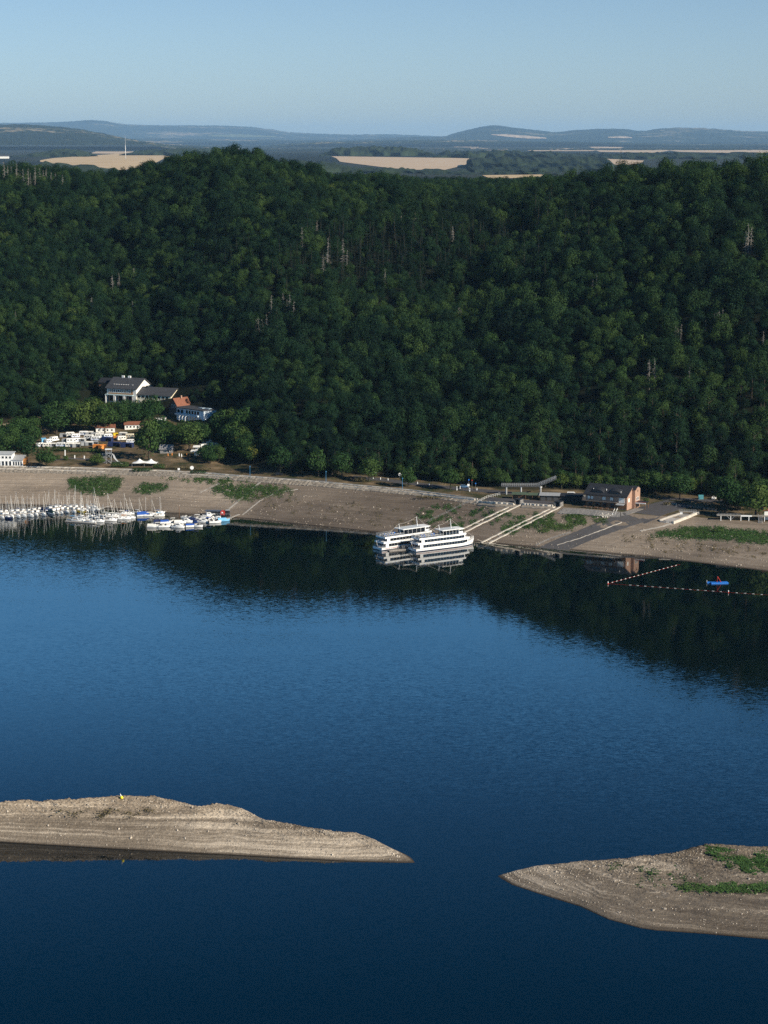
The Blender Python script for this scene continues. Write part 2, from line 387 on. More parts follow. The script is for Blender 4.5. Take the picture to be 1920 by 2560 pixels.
def grid_mesh(name, X, Y, Z, m, above=None, smooth_=True):
    nr, nc = X.shape; me = bpy.data.meshes.new(name)
    co = np.stack([X, Y, Z], -1).reshape(-1, 3)
    idx = np.arange(nr * nc).reshape(nr, nc)
    q = np.stack([idx[:-1, :-1], idx[:-1, 1:], idx[1:, 1:], idx[1:, :-1]], -1).reshape(-1, 4)
    me.vertices.add(nr * nc); me.vertices.foreach_set('co', co.ravel())
    me.loops.add(q.size); me.loops.foreach_set('vertex_index', q.ravel().astype(np.int32))
    me.polygons.add(len(q)); me.polygons.foreach_set('loop_start', np.arange(0, q.size, 4, dtype=np.int32))
    me.polygons.foreach_set('loop_total', np.full(len(q), 4, np.int32))
    me.polygons.foreach_set('use_smooth', [smooth_] * len(q))
    if above is not None:
        a = me.attributes.new('above', 'FLOAT', 'POINT'); a.data.foreach_set('value', above.ravel().astype(np.float32))
    me.materials.append(m); me.update(calc_edges=True); me.validate()
    o = bpy.data.objects.new(name, me); COL.objects.link(o); return o

cc = np.concatenate([np.arange(-1400, -100, 22), np.arange(-100, 2020, 5), np.arange(2020, 3420, 22)]).astype(float)
rows = []; ab = []
Ys0 = YW(cc); Yt0 = YT(cc); Yh0 = Yt0 + DH(cc); Yr0 = YR(cc)
for t in np.linspace(-60, 0, 8)[:-1]: rows.append(Ys0 + t); ab.append(0.0)
for t in np.linspace(0, 1, 70)[:-1]: rows.append(Ys0 + (Yt0 - Ys0) * t); ab.append(0.0)
for t in np.linspace(0, 1, 34)[:-1]: rows.append(Yt0 + (Yh0 - Yt0) * t); ab.append(0.0 if t == 0 else 1.0)
for t in np.linspace(0, 1, 60)[:-1]: rows.append(Yh0 + (Yr0 - Yh0) * t); ab.append(1.0)
for t in np.linspace(0, 1, 30): rows.append(Yr0 + (2600 - Yr0) * t); ab.append(1.0)
for y in np.geomspace(2640, 80000, 90): rows.append(np.full_like(cc, y)); ab.append(1.0)
Yg = np.array(rows); Xg = (cc[None, :] - 960) / F * (Yg * 0.9855 + 26)
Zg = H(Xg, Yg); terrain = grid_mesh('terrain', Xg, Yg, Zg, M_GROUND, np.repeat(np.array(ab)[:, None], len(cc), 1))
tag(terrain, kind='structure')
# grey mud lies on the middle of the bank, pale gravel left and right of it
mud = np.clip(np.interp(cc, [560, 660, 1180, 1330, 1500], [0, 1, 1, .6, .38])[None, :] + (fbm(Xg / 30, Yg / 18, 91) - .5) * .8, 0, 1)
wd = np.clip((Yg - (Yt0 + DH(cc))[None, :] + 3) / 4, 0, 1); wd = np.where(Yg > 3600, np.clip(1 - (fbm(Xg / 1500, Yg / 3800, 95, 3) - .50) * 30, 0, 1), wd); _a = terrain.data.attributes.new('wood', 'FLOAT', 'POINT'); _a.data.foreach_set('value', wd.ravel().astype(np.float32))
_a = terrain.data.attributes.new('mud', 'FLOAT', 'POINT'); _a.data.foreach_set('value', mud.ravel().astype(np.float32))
# lake
wv = MB(); wv.add([(-900, -150, 0), (900, -150, 0), (900, 700, 0), (-900, 700, 0), (900, 1130, 0), (-900, 1130, 0)], [(0, 1, 2, 3), (3, 2, 4, 5)])
tag(wv.build('water', M_WATER), kind='structure')

# ------------------------------------------------------------------ islands
def island(name, front, crest, back_w, x0, x1, step, seed, prof=1.0, rockz=0.6, m=None):
    """front: waterline pixels; crest: (px, py, z); the far side falls off behind the crest"""
    fr = np.array([at_z(*p, 0)[:2] for p in front]); cr = np.array([np.append(at_z(p[0], p[1], p[2])[:2], p[2]) for p in crest])
    xs = np.arange(x0, x1, step); yf = np.interp(xs, fr[:, 0], fr[:, 1]); yc = np.interp(xs, cr[:, 0], cr[:, 1]); zc = np.interp(xs, cr[:, 0], cr[:, 2])
    yc = np.maximum(yc, yf + 0.1); zc = np.maximum(zc, 0.02)
    wb = np.interp(xs, *back_w)
    n1 = int(34 / step); n2 = int(14 / step); r = []
    T = np.concatenate([np.linspace(-0.25, 0, 6)[:-1], np.linspace(0, 1, n1), 1 + np.linspace(0, 1.3, n2)[1:]])
    Yv = np.array([np.where(t <= 1, yf + (yc - yf) * t, yc + (t - 1) * wb) for t in T]); Xv = np.repeat(xs[None, :], len(T), 0)
    Zv = np.zeros_like(Yv)
    for i, t in enumerate(T):
        if t < 0: z = t * 4 * np.minimum(zc, 2.5)
        elif t <= 1: z = zc * (t ** prof)
        else: z = zc * (1 - (t - 1) ** 1.5) - 0.4 * (t - 1)
        w = math.sin(min(max(t, 0), 1.6) / 1.6 * math.pi) ** 0.6 if 0 < t < 1.6 else 0
        amp = np.minimum(1, zc / 3) * w
        hi = max(0, t - 0.35)
        s_ = z * 2.3 + fbm(Xv[i] * 0.05, Yv[i] * 0.08, seed + 2) * 3.0; tz = np.floor(s_); fz = s_ - tz
        step_ = (smooth(np.clip(fz * 1.6, 0, 1)) - fz) / 2.3                    # narrow beaches left by the falling water
        z = z + amp * ((fbm(Xv[i] * 0.3, Yv[i] * 0.4, seed) - 0.5) * 0.5 + step_ * 0.85 * (1 - min(hi * 1.2, .8))
                       + (fbm(Xv[i] * 2.6, Yv[i] * 2.6, seed + 5, 3) - 0.5) * (0.12 + rockz * hi * 0.9)
                       # eroded rills run obliquely down the upper slope
                       + (np.abs(fbm((Xv[i] + Yv[i] * 1.6) * 0.8, (Yv[i] - Xv[i] * .4) * 0.12, seed + 9, 3) - 0.5)) * 2.4 * hi)
        Zv[i] = z
    return grid_mesh(name, Xv, Yv, Zv, m or M_ISLE)
isl = island('island', [(-400, 2096), (0, 2105), (300, 2123), (630, 2140), (870, 2153), (1000, 2157), (1036, 2157), (1050, 2156)],
             [(-400, 2012, 7.5), (0, 2008, 7.9), (75, 2001, 8.3), (105, 2006, 7.9), (200, 1998, 8.4), (300, 1990, 8.7), (390, 1995, 8.4), (450, 2006, 7.7), (495, 2019, 7.1), (530, 2013, 7.3), (575, 2014, 7.1),
              (620, 2030, 6.3), (660, 2052, 5.3), (760, 2068, 4.5), (830, 2082, 3.8), (890, 2085, 3.4), (940, 2105, 2.4), (990, 2130, 1.2), (1036, 2156, 0.03), (1050, 2156, 0.0)],
             ([-160, 9], [10, 6]), at_z(-330, 2100)[0], at_z(1037, 2157)[0], 0.22, 40, 0.85)
tag(isl, kind='structure')
isr = island('island', [(1244, 2191), (1280, 2212), (1340, 2232), (1450, 2266), (1520, 2298), (1600, 2320), (1640, 2326), (1760, 2334), (1920, 2348), (2300, 2375)],
             [(1244, 2190, 0.03), (1290, 2177, 0.7), (1340, 2166, 1.2), (1400, 2161, 1.7), (1460, 2155, 2.1), (1560, 2148, 2.7), (1680, 2138, 3.3), (1710, 2130, 3.6), (1750, 2119, 4.1), (1780, 2114, 4.3), (1830, 2115, 4.4), (1920, 2121, 4.4), (2300, 2150, 4.0)],
             ([28, 130], [2, 12]), at_z(1246, 2191)[0], at_z(2290, 2370)[0], 0.2, 61, 0.6, 0.5, M_ISLE2)
tag(isr, kind='structure')

# ------------------------------------------------------------------ trees
def rnd_dir(r):
    while True:
        v = Vector((r.uniform(-1, 1), r.uniform(-1, 1), r.uniform(-1, 1)))
        if 0.05 < v.length < 1: return v.normalized()
def leaf(mb, p, n, s, r):
    a = n.cross(rnd_dir(r))
    if a.length < 1e-3: return
    a.normalize(); b = n.cross(a); w = s * r.uniform(0.6, 1.1); h = s * r.uniform(0.6, 1.1)
    o = len(mb.v)
    mb.v += [tuple(p - a * w), tuple(p - b * h * r.uniform(0.5, 1)), tuple(p + a * w * r.uniform(0.7, 1)), tuple(p + b * h)]
    mb.f.append((o, o + 1, o + 2, o + 3))
def crown_mesh(name, seed, h, w, m, nl=18, per=75, ls=0.42, base=0.2):
    r = random.Random(seed); mb = MB(); zc = h * (base + (1 - base) * 0.5); rz = h * (1 - base) * 0.5; rx = w / 2
    lobes = [(Vector((0, 0, zc)), rx * 0.62)]
    for i in range(nl):
        d = rnd_dir(r); k = r.uniform(0.5, 0.85)
        if d.z < -0.35: d.z *= 0.4
        tp = 1 - 0.25 * max(0, d.z)
        lobes.append((Vector((d.x * rx * k * tp, d.y * rx * k * tp, zc + d.z * rz * k)), w * r.uniform(0.15, 0.27)))
    for c, lr in lobes[1:]:
        for i in range(per):
            d = rnd_dir(r); p = c + d * lr * r.uniform(0.8, 1.12); q = p - lobes[0][0]
            if (q.x / rx) ** 2 + (q.y / rx) ** 2 + (q.z / rz) ** 2 < 0.22: continue
            n = (d + rnd_dir(r) * 0.5 + Vector((0, 0, 0.15))).normalized(); leaf(mb, p, n, ls * r.uniform(0.7, 1.3), r)
    for i in range(per * 2):                         # stray sprigs break the outline
        d = rnd_dir(r); k = r.uniform(0.75, 1.06); p = Vector((d.x * rx * k, d.y * rx * k, zc + d.z * rz * k))
        leaf(mb, p, (d + rnd_dir(r)).normalized(), ls * r.uniform(0.6, 1.1), r)
    return mb.mesh(name, m)
def trunk_mesh(name, seed, h, w, base=0.2):
    r = random.Random(seed + 99); mb = MB(); t = h * 0.018 + 0.06
    mb.tube([(0, 0, -0.6), (0.1, 0, h * 0.25), (r.uniform(-.3, .3), r.uniform(-.3, .3), h * 0.6), (r.uniform(-.5, .5), r.uniform(-.5, .5), h * 0.85)], [t * 1.3, t, t * 0.6, t * 0.15], 6)
    for i in range(7):
        z = h * r.uniform(base + 0.05, 0.65); a = r.uniform(0, 6.28); d = Vector((math.cos(a), math.sin(a), 0)) * w * r.uniform(0.25, 0.4)
        mb.tube([(0, 0, z), tuple(d * 0.5 + Vector((0, 0, z + h * 0.07))), tuple(d + Vector((0, 0, z + h * 0.17)))], [t * 0.5, t * 0.3, t * 0.08], 4)
    return mb.mesh(name, M_BARK)
def conifer_mesh(name, seed, h, w, m):
    r = random.Random(seed); mb = MB(); nt = int(h * 0.95)
    for i in range(nt):
        t = i / (nt - 1); z = h * (0.12 + 0.87 * t); rad = w / 2 * (1 - t) ** 0.85 * r.uniform(0.85, 1.12) + 0.12
        nb = max(5, int(13 * (1 - t) + 4)); a0 = r.uniform(0, 6)
        for j in range(nb):
            a = a0 + 6.283 * j / nb + r.uniform(-.2, .2); d = Vector((math.cos(a), math.sin(a), 0)); q = rad * r.uniform(0.75, 1.15)
            for s_ in (0.4, 0.7, 1.0):
                p = d * q * s_ + Vector((0, 0, z - q * 0.35 * s_ ** 1.5))
                leaf(mb, p, (Vector((0, 0, 1)) + d * 0.35 + rnd_dir(r) * 0.55).normalized(), 0.3 + 0.22 * (1 - t), r)
    for i in range(10): leaf(mb, Vector((0, 0, h * (0.95 + 0.005 * i))), rnd_dir(r), 0.18, r)
    return mb.mesh(name, m)
def dead_mesh(seed, h):
    r = random.Random(seed); mb = MB(); bb = MB(); l = r.uniform(-.05, .05) * h
    mb.tube([(0, 0, -0.5), (l * 0.3, 0, h * 0.5), (l, 0, h)], [0.19, 0.13, 0.04], 5)
    for i in range(int(h * 4.5)):
        z = h * r.uniform(0.25, 0.97); a = r.uniform(0, 6.28); q = (0.7 + 1.9 * (1 - z / h)) * r.uniform(0.5, 1.2); t = z / h
        bb.tube([(l * t, 0, z), (l * t + math.cos(a) * q, math.sin(a) * q, z - q * r.uniform(0, .5))], [0.07, 0.025], 3, False)
    return mb.mesh('trunk', M_DEAD), bb.mesh('branches', M_DEAD)
def obj(name, me, parent=None):
    o = bpy.data.objects.new(name, me); COL.objects.link(o)
    if parent: o.parent = parent; KIDS.setdefault(parent.name, []).append(o)
    return o
BL = []
for i, (h, w, b) in enumerate([(17, 11, .18), (19, 12, .2), (15, 10, .15), (20, 10.5, .22), (16, 12.5, .16), (18, 9.5, .2), (21, 13, .22), (14, 9, .12)]):
    BL.append((crown_mesh('crown', 100 + i, h, w, M_LEAF, 20, 105, 0.36, b * .6), trunk_mesh('trunk', 100 + i, h, w, b), h, w))
SH = []
for i, (h, w, b) in enumerate([(12, 10, .06), (14, 11, .07), (10, 8.5, .05), (13, 9, .06)]):
    SH.append((crown_mesh('crown', 200 + i, h, w, M_LEAFY, 24, 95, 0.40, b), trunk_mesh('trunk', 200 + i, h, w, b), h, w))
YLW = (crown_mesh('crown', 231, 12, 8, M_YEL, 16, 60, 0.36), trunk_mesh('trunk', 231, 12, 8), 12, 8)
CF = []
for i, (h, w) in enumerate([(24, 7.5), (21, 6.5), (27, 8.2), (18, 6)]):
    mb = MB(); mb.tube([(0, 0, -0.5), (0, 0, h * 0.6), (0, 0, h * 0.97)], [0.32, 0.18, 0.03], 5)
    CF.append((conifer_mesh('crown', 300 + i, h, w, M_NEEDLE), mb.mesh('trunk', M_BARK), h, w))
DT = [dead_mesh(400 + i, 15) for i in range(5)]
def put_tree(kind, proto, p, s, rz, label, cat, group=None, sz=None):
    t = thing(kind, label, cat, p, rz, group); t.scale = (s, s, sz or s)
    obj('trunk', proto[1], t); obj('crown', proto[0], t); return t

# shore trees the photo shows one by one: base pixel, height in px, width in px, look, label
def shore_tree(px, py, hpx, wpx, k, label, yellow=False, kind='shore_tree', cat='tree'):
    p = gp(px, py); q = ppm(p.y, p.z); pr = YLW if yellow else SH[k % 4]
    t = thing(kind, label, cat, p, (k * 1.7) % 6.28)
    sz = hpx / q / pr[2] / 0.985; s = 1.12 * wpx / q / pr[3]; t.scale = (s, s, sz)
    obj('trunk', pr[1], t); obj('crown', pr[0], t); return t
ST = [
 (18, 1148, 62, 62, 0, 'dark leafy tree rising behind the two-storey part of the pavilion at the left edge'),
 (70, 1153, 66, 60, 1, 'broad leafy tree right behind the orange gable of the pavilion'),
 (116, 1168, 52, 44, 2, 'leafy tree with pale trunk on the dry lawn beside the pavilion, casting a wide shadow'),
 (46, 1108, 58, 58, 3, 'dense tree below the brown farm track at the left edge'),
 (84, 1090, 48, 46, 0, 'small dark tree between the farm track and the caravans'),
 (141, 1086, 66, 78, 1, 'broad round tree behind the left end of the caravan park'),
 (214, 1080, 74, 54, 2, 'tall olive-green tree below the left end of the white hotel'),
 (262, 1082, 78, 56, 3, 'bright green tree just behind the small house with orange roof'),
 (303, 1070, 64, 44, 0, 'dark tree below the columns of the white hotel'),
 (338, 1064, 62, 48, 1, 'dark tree below the low wing of the white hotel'),
 (384, 1046, 58, 48, 2, 'dark green tree between the hotel wing and the red-tiled gable'),
 (408, 1090, 44, 48, 3, 'olive round tree below the low white wall of the blue-shaded restaurant'),
 (372, 1150, 104, 62, 0, 'tallest tree right of the caravan park, above the white sail tent'),
 (474, 1128, 78, 76, 1, 'big round tree directly below the blue-shaded restaurant'),
 (553, 1092, 66, 46, 2, 'slender oval tree at the right end of the blue-shaded restaurant'),
 (244, 1164, 30, 34, 2, 'small round tree on the dry lawn left of the slide tower'),
 (590, 1135, 62, 44, 0, 'tree with yellowing leaves at the right end of the lakeside village'),
 (624, 1160, 48, 46, 1, 'low leafy tree behind the first blue lamp post'),
 (700, 1182, 72, 52, 3, 'lakeside tree with a lighter crown behind the promenade, between the first two blue lamp posts'),
 (796, 1190, 66, 48, 2, 'tall leafy tree right beside the second blue lamp post'),
 (855, 1196, 68, 56, 1, 'broad crowned tree right of the second blue lamp post'),
 (922, 1204, 60, 50, 0, 'light green tree where the road comes out of the wood'),
 (1021, 1218, 50, 36, 2, 'dark cone-like bush tree beside the third blue lamp post'),
 (1126, 1224, 56, 40, 3, 'dark tree beside the road, left of the traffic signs'),
 (1700, 1248, 68, 70, 1, 'large tree overhanging the car park right of the brick boathouse'),
 (1818, 1278, 96, 56, 3, 'tall loose-crowned tree above the left end of the wooden pier'),
 (1888, 1298, 92, 78, 0, 'broad light-leaved tree at the right edge, above the pier steps'),
]
for (x, y, hp, wp, k, lb) in ST: shore_tree(x, y, hp, wp, k, lb)
shore_tree(578, 1112, 46, 36, 0, 'pale yellow tree right of the blue-shaded restaurant', True)
shore_tree(602, 1128, 40, 40, 2, 'second pale yellow tree, lower and closer to the promenade', True)
def belt(n, poly, seed, label, group, hpx=(44, 66), yel=0.0):
    r = random.Random(seed); done = []; tries = 0
    xs = [q[0] for q in poly]; ys = [q[1] for q in poly]
    while len(done) < n and tries < 4000:
        tries += 1; x, y = r.uniform(min(xs), max(xs)), r.uniform(min(ys), max(ys))
        if not inpoly(x, y, poly) or any(abs(x - a_) < 17 and abs(y - b_) < 7 for a_, b_ in done): continue
        done.append((x, y)); hp = r.uniform(*hpx)
        t = shore_tree(x, y, hp, hp * r.uniform(.75, 1.0), r.randrange(4), label, r.random() < yel, 'broadleaf_tree'); t['group'] = group
def inpoly(x, y, poly):
    r = False; j = len(poly) - 1
    for i in range(len(poly)):
        xi, yi = poly[i]; xj, yj = poly[j]
        if (yi > y) != (yj > y) and x < (xj - xi) * (y - yi) / (yj - yi) + xi: r = not r
        j = i
    return r
belt(9, [(120, 1050), (235, 1030), (262, 1070), (225, 1082), (130, 1068)], 1, 'leafy tree in the belt between the brown track and the caravan park', 'trees behind the caravan park')
belt(14, [(268, 1034), (385, 1030), (392, 1050), (370, 1064), (280, 1070)], 2, 'leafy tree in the dense belt just below the white hotel', 'trees below the white hotel', (30, 44))
belt(9, [(-30, 1098), (90, 1098), (90, 1128), (-30, 1136)], 3, 'leafy tree in the belt between the pavilion and the brown track', 'trees behind the pavilion')
belt(11, [(355, 1080), (440, 1092), (540, 1096), (545, 1108), (440, 1118), (390, 1112)], 4, 'leafy tree in the shady belt below the blue-white restaurant', 'trees below the restaurant', (34, 52))
belt(12, [(560, 1105), (640, 1130), (640, 1165), (590, 1158), (555, 1130)], 5, 'leafy tree at the corner of the wood right of the village', 'trees right of the village', (40, 60), .15)
belt(6, [(562, 1066), (615, 1070), (618, 1106), (566, 1102)], 14, 'tall dark tree at the right end of the shaded restaurant', 'trees at the right end of the restaurant', (44, 60))
belt(5, [(545, 1135), (560, 1160), (520, 1160), (500, 1150)], 6, 'leafy tree beside the white garden roofs', 'trees beside the garden', (34, 46))
belt(24, [(1000, 1196), (1060, 1199), (1150, 1210), (1265, 1217), (1265, 1206), (1150, 1198), (1040, 1188)], 8, 'light green shrubby tree in the belt along the upper side of the shore road', 'shrubby trees along the shore road', (24, 38))
belt(9, [(1600, 1234), (1740, 1236), (1740, 1228), (1600, 1226)], 9, 'leafy tree behind the car park right of the brick boathouse', 'trees behind the car park', (40, 56))
belt(8, [(1800, 1250), (1960, 1256), (1960, 1290), (1860, 1286), (1800, 1266)], 10, 'loose-crowned tree above the wooden pier at the right edge', 'trees above the pier', (52, 74))
belt(12, [(1395, 1222), (1600, 1232), (1600, 1226), (1395, 1214)], 12, 'leafy tree in the row right behind the brick boathouse', 'trees behind the boathouse', (30, 44))
SHOREPOS = [gp(x, y) for (x, y, *_r) in ST]

# the wood on the slope
BH = [gp(352, 1000), gp(480, 1050), gp(430, 1000), gp(300, 1010), gp(255, 1000), gp(395, 1052), gp(1520, 1265), gp(1560, 1262)]
rng = np.random.default_rng(5)
pts = []
sp = 6.3; xs = np.arange(-330, 460, sp); ys = np.arange(985, 2000, sp)
GX, GY = np.meshgrid(xs, ys); GX = GX + rng.uniform(-.48, .48, GX.shape) * sp; GY = GY + rng.uniform(-.48, .48, GY.shape) * sp
GX = GX.ravel(); GY = GY.ravel(); gc = 960 + F * GX / (GY * 0.9855 + 26)
yh = YT(gc) + DH(gc); yr = YR(gc); GZ = H(GX, GY)
keep = (GY > yh + 1) & (GY < yr + 70) & (gc > -420) & (gc < 2420)
for b in BH: keep &= (GX - b.x) ** 2 + (GY - b.y) ** 2 > 13.0 ** 2
for b in SHOREPOS: keep &= (GX - b.x) ** 2 + (GY - b.y) ** 2 > 5.0 ** 2
keep &= rng.uniform(0, 1, GX.shape) > 0.10
_px, _py = proj(GX, GY, GZ)           # nothing tall between the camera and the two large houses
for x0, x1, yb in ((228, 462, 1004), (430, 545, 1052)):
    keep &= ~((_px > x0 - 22) & (_px < x1 + 18) & (_py > yb - 6) & (_py < yb + 95))
GX, GY, GZ, gc = GX[keep], GY[keep], GZ[keep], gc[keep]
PX, PY = proj(GX, GY, GZ)
# conifers stand in loose groups on the upper middle slope
cden = np.exp(-((PX - 800) / 330) ** 2 - ((PY - 660) / 85) ** 2) * 0.6 + np.exp(-((PX - 1150) / 260) ** 2 - ((PY - 600) / 90) ** 2) * 0.55 + 0.25 * np.exp(-((PX - 40) / 90) ** 2 - ((PY - 520) / 80) ** 2)
isC = rng.uniform(0, 1, GX.shape) < cden * (fbm(GX / 45, GY / 45, 77, 2) > 0.47) * 1.3
vis = (PX > -40) & (PX < 1960)
big = 0.5 * fbm(GX / 120, GY / 120, 51, 2) + 0.5 * fbm(GX / 38, GY / 55, 52, 2)
scl = (0.44 + 0.48 * rng.uniform(0, 1, GX.shape) ** 1.2) * (0.56 + 0.92 * big)
scl *= np.where((PX > 440) & (PX < 640) & (PY > 975), 0.62, 1.0)      # lower young wood right of the hotel lets the evening sun in
_h = gp(440, 1003); _ux, _uy = 0.819, -0.573; _al = (GX - _h.x) * _ux + (GY - _h.y) * _uy; _ac = -(GX - _h.x) * _uy + (GY - _h.y) * _ux
_lim = np.clip((_al * 0.48 + 3 - (GZ - _h.z)) / 21, 0.12, 2); scl = np.where((_al > -4) & (_al < 80) & (_ac > -26) & (_ac < 14), np.minimum(scl, _lim), scl)
edge = np.clip((GY - (YT(gc) + DH(gc))) / 40, 0, 1); scl *= 0.72 + 0.28 * edge
pk = rng.integers(0, 8, GX.shape); rot = rng.uniform(0, 6.28, GX.shape)
ci = np.nonzero(isC & vis)[0]; bi = np.nonzero(~isC & vis)[0]
ci = ci[np.argsort(GY[ci])][:270]; bi = bi[np.argsort(GY[bi])][:272]
single = np.zeros(GX.shape, bool); single[ci] = True; single[bi] = True
print('TREES', len(GX), 'conifers', int((isC & vis).sum()), 'singles', int(single.sum()))
for i in bi:
    t = put_tree('broadleaf_tree', BL[pk[i]], (GX[i], GY[i], GZ[i]), scl[i], rot[i], 'dark green broadleaf tree in the lowest rows of the wood above the far shore', 'tree', 'broadleaf trees along the foot of the wooded slope')
for i in ci:
    put_tree('conifer_tree', CF[pk[i] % 4], (GX[i], GY[i], GZ[i]), scl[i] * 0.93, rot[i], 'dark pointed conifer among broadleaf trees on the upper wooded slope', 'conifer', 'conifers on the wooded slope')
def dead_tree(px, ytop, ybot, k, label, group, Y=None):
    p = gp(px, ybot + 34); q = ppm(p.y, p.z); h = (ybot - ytop + 36) / q
    t = thing('dead_tree', label, 'dead tree', p, k * 1.3, group); t.scale = (max(0.8, h / 17), max(0.8, h / 17), h / 15)
    obj('trunk', DT[k % 5][0], t); obj('branches', DT[k % 5][1], t); return p
DG = 'dead spruces standing in the wood'
DL = [([(648, 795, 842), (667, 787, 816), (678, 740, 780), (656, 800, 835), (640, 800, 830)], 'bare grey dead spruce in the left clump low on the middle slope'),
      ([(725, 737, 784), (734, 755, 795), (708, 735, 760), (717, 750, 782), (694, 775, 795)], 'bare pinkish dead spruce in the clump in the middle of the slope'),
      ([(819, 596, 650), (809, 640, 672), (857, 600, 640), (867, 628, 657)], 'tall bleached dead spruce in the pair of clumps high on the middle slope'),
      ([(755, 570, 603)], 'single bleached dead spruce high on the slope, left of the tall clump'),
      ([(793, 552, 572)], 'short bleached snag highest on the middle slope'),
      ([(981, 531, 547), (992, 528, 545), (1003, 532, 547), (1039, 534, 549), (972, 535, 548)], 'thin pale snag in the row below the saddle of the ridge'),
      ([(1133, 567, 592)], 'pale bare trunk among conifers on the slope right of the middle'),
      ([(963, 675, 697)], 'short pale trunk low among the conifers of the middle slope'),
      ([(1146, 770, 798), (1152, 776, 800)], 'white forked dead tree in the middle of the right slope'),
      ([(1491, 688, 719), (1482, 700, 719)], 'bare dead tree halfway up the right slope'),
      ([(1339, 736, 753)], 'short white snag above the dark hollow of the right slope'),
      ([(1870, 562, 628), (1876, 570, 622), (1863, 580, 628)], 'tall pinkish dead spruce high near the right edge'),
      ([(1688, 818, 845), (1701, 814, 840), (1694, 822, 844)], 'bleached dead spruce in the small left group near the right edge'),
      ([(1726, 801, 829)], 'bleached dead spruce standing alone between two groups near the right edge'),
      ([(1763, 803, 821), (1775, 799, 818), (1785, 786, 820), (1790, 784, 820), (1798, 780, 818), (1805, 775, 818), (1811, 785, 819), (1823, 803, 820)], 'bleached dead spruce in the large group near the right edge'),
      ([(1907, 831, 862), (1870, 832, 850)], 'bare grey dead tree below the large group at the right edge'),
      ([(1623, 900, 940), (1637, 898, 935), (1722, 920, 945)], 'pale bare trunk low on the right slope'),
      ([(283, 690, 720), (300, 684, 716), (335, 672, 700)], 'bare pinkish dead tree halfway up the left slope'),
      ([(332, 755, 775), (40, 780, 795), (232, 745, 770)], 'short pale snag in the lower half of the left slope')]
for grp, lb in DL:
    for j, (x, a, b) in enumerate(grp): dead_tree(x, a, b, j + len(lb), lb, DG)
for j in range(16):
    dead_tree(14 + j * 9.6 + random.uniform(-3, 3), 404 + random.uniform(0, 22) + j * 1.6, 444 + random.uniform(-3, 8) + j * 0.8, j, 'grey dead spruce in the bare stand on the left skyline', DG)
# everything beyond the single trees: one wood
ri = np.nonzero(~single)[0]
# bushes and young growth under the first rows
ux = rng.uniform(-300, 330, 2600); uu = rng.uniform(0, 1, 2600); ucc0 = 960 + F * ux / 1035; uy = YT(ucc0) + DH(ucc0) + 1 + uu * 55; uc = 960 + F * ux / (uy * .9855 + 26)
_bx, _by = proj(ux, uy, H(ux, uy)); ok = (uc > 545) | (uc < 200)
ux, uy = ux[ok], uy[ok]
fx = rng.uniform(-320, 420, 6000); fy = rng.uniform(1000, 1850, 6000); fc = 960 + F * fx / (fy * .9855 + 26); ok = (fy > YT(fc) + DH(fc) + 2) & (fy < YR(fc) + 20) & (np.abs(fc - 960) < 1250)
_bx, _by = proj(fx, fy, H(fx, fy)); ok &= ~((_bx > 200) & (_bx < 580) & (_by > 985))
bc_ = rng.uniform(-60, 2000, 7000); by_ = YR(bc_) + 70 + rng.uniform(0, 1, 7000) ** .8 * (2450 - YR(bc_)); bx_ = (bc_ - 960) / F * (by_ * .9855 + 26)     # the wood goes on behind the ridge
nu = len(ux); ux = np.concatenate([ux, fx[ok]]); uy = np.concatenate([uy, fy[ok]]); nm_ = len(ux); ux = np.concatenate([ux, bx_]); uy = np.concatenate([uy, by_]); uz = H(ux, uy)
GX = np.concatenate([GX, ux]); GY = np.concatenate([GY, uy]); GZ = np.concatenate([GZ, uz - 0.6]); scl = np.concatenate([scl, np.concatenate([rng.uniform(.18, .36, nu), rng.uniform(.3, .6, nm_ - nu), rng.uniform(.5, .8, len(ux) - nm_)])]); rot = np.concatenate([rot, rng.uniform(0, 6.28, len(ux))])
pk = np.concatenate([pk, rng.integers(0, 8, len(ux))]); isC = np.concatenate([isC, np.zeros(len(ux), bool)]); ri = np.concatenate([ri, np.arange(len(single), len(GX))])
me = bpy.data.meshes.new('forest'); me.vertices.add(len(ri)); me.vertices.foreach_set('co', np.stack([GX, GY, GZ], -1)[ri].ravel())
for nm, typ, arr in (('scl', 'FLOAT', scl), ('rot', 'FLOAT', rot), ('pk', 'INT', np.where(isC, 8 + pk % 4, np.where((pk < 5) & (np.sin(rot * 91.7) > .86), 12 + pk % 4, pk)))):
    a = me.attributes.new(nm, typ, 'POINT'); a.data.foreach_set('value', arr[ri].astype(np.int32 if typ == 'INT' else np.float32))
me.update()
forest = bpy.data.objects.new('forest', me); COL.objects.link(forest)
tag(forest, 'dense dark green mixed wood covering the slope up to the skyline', 'wood', kind='stuff')
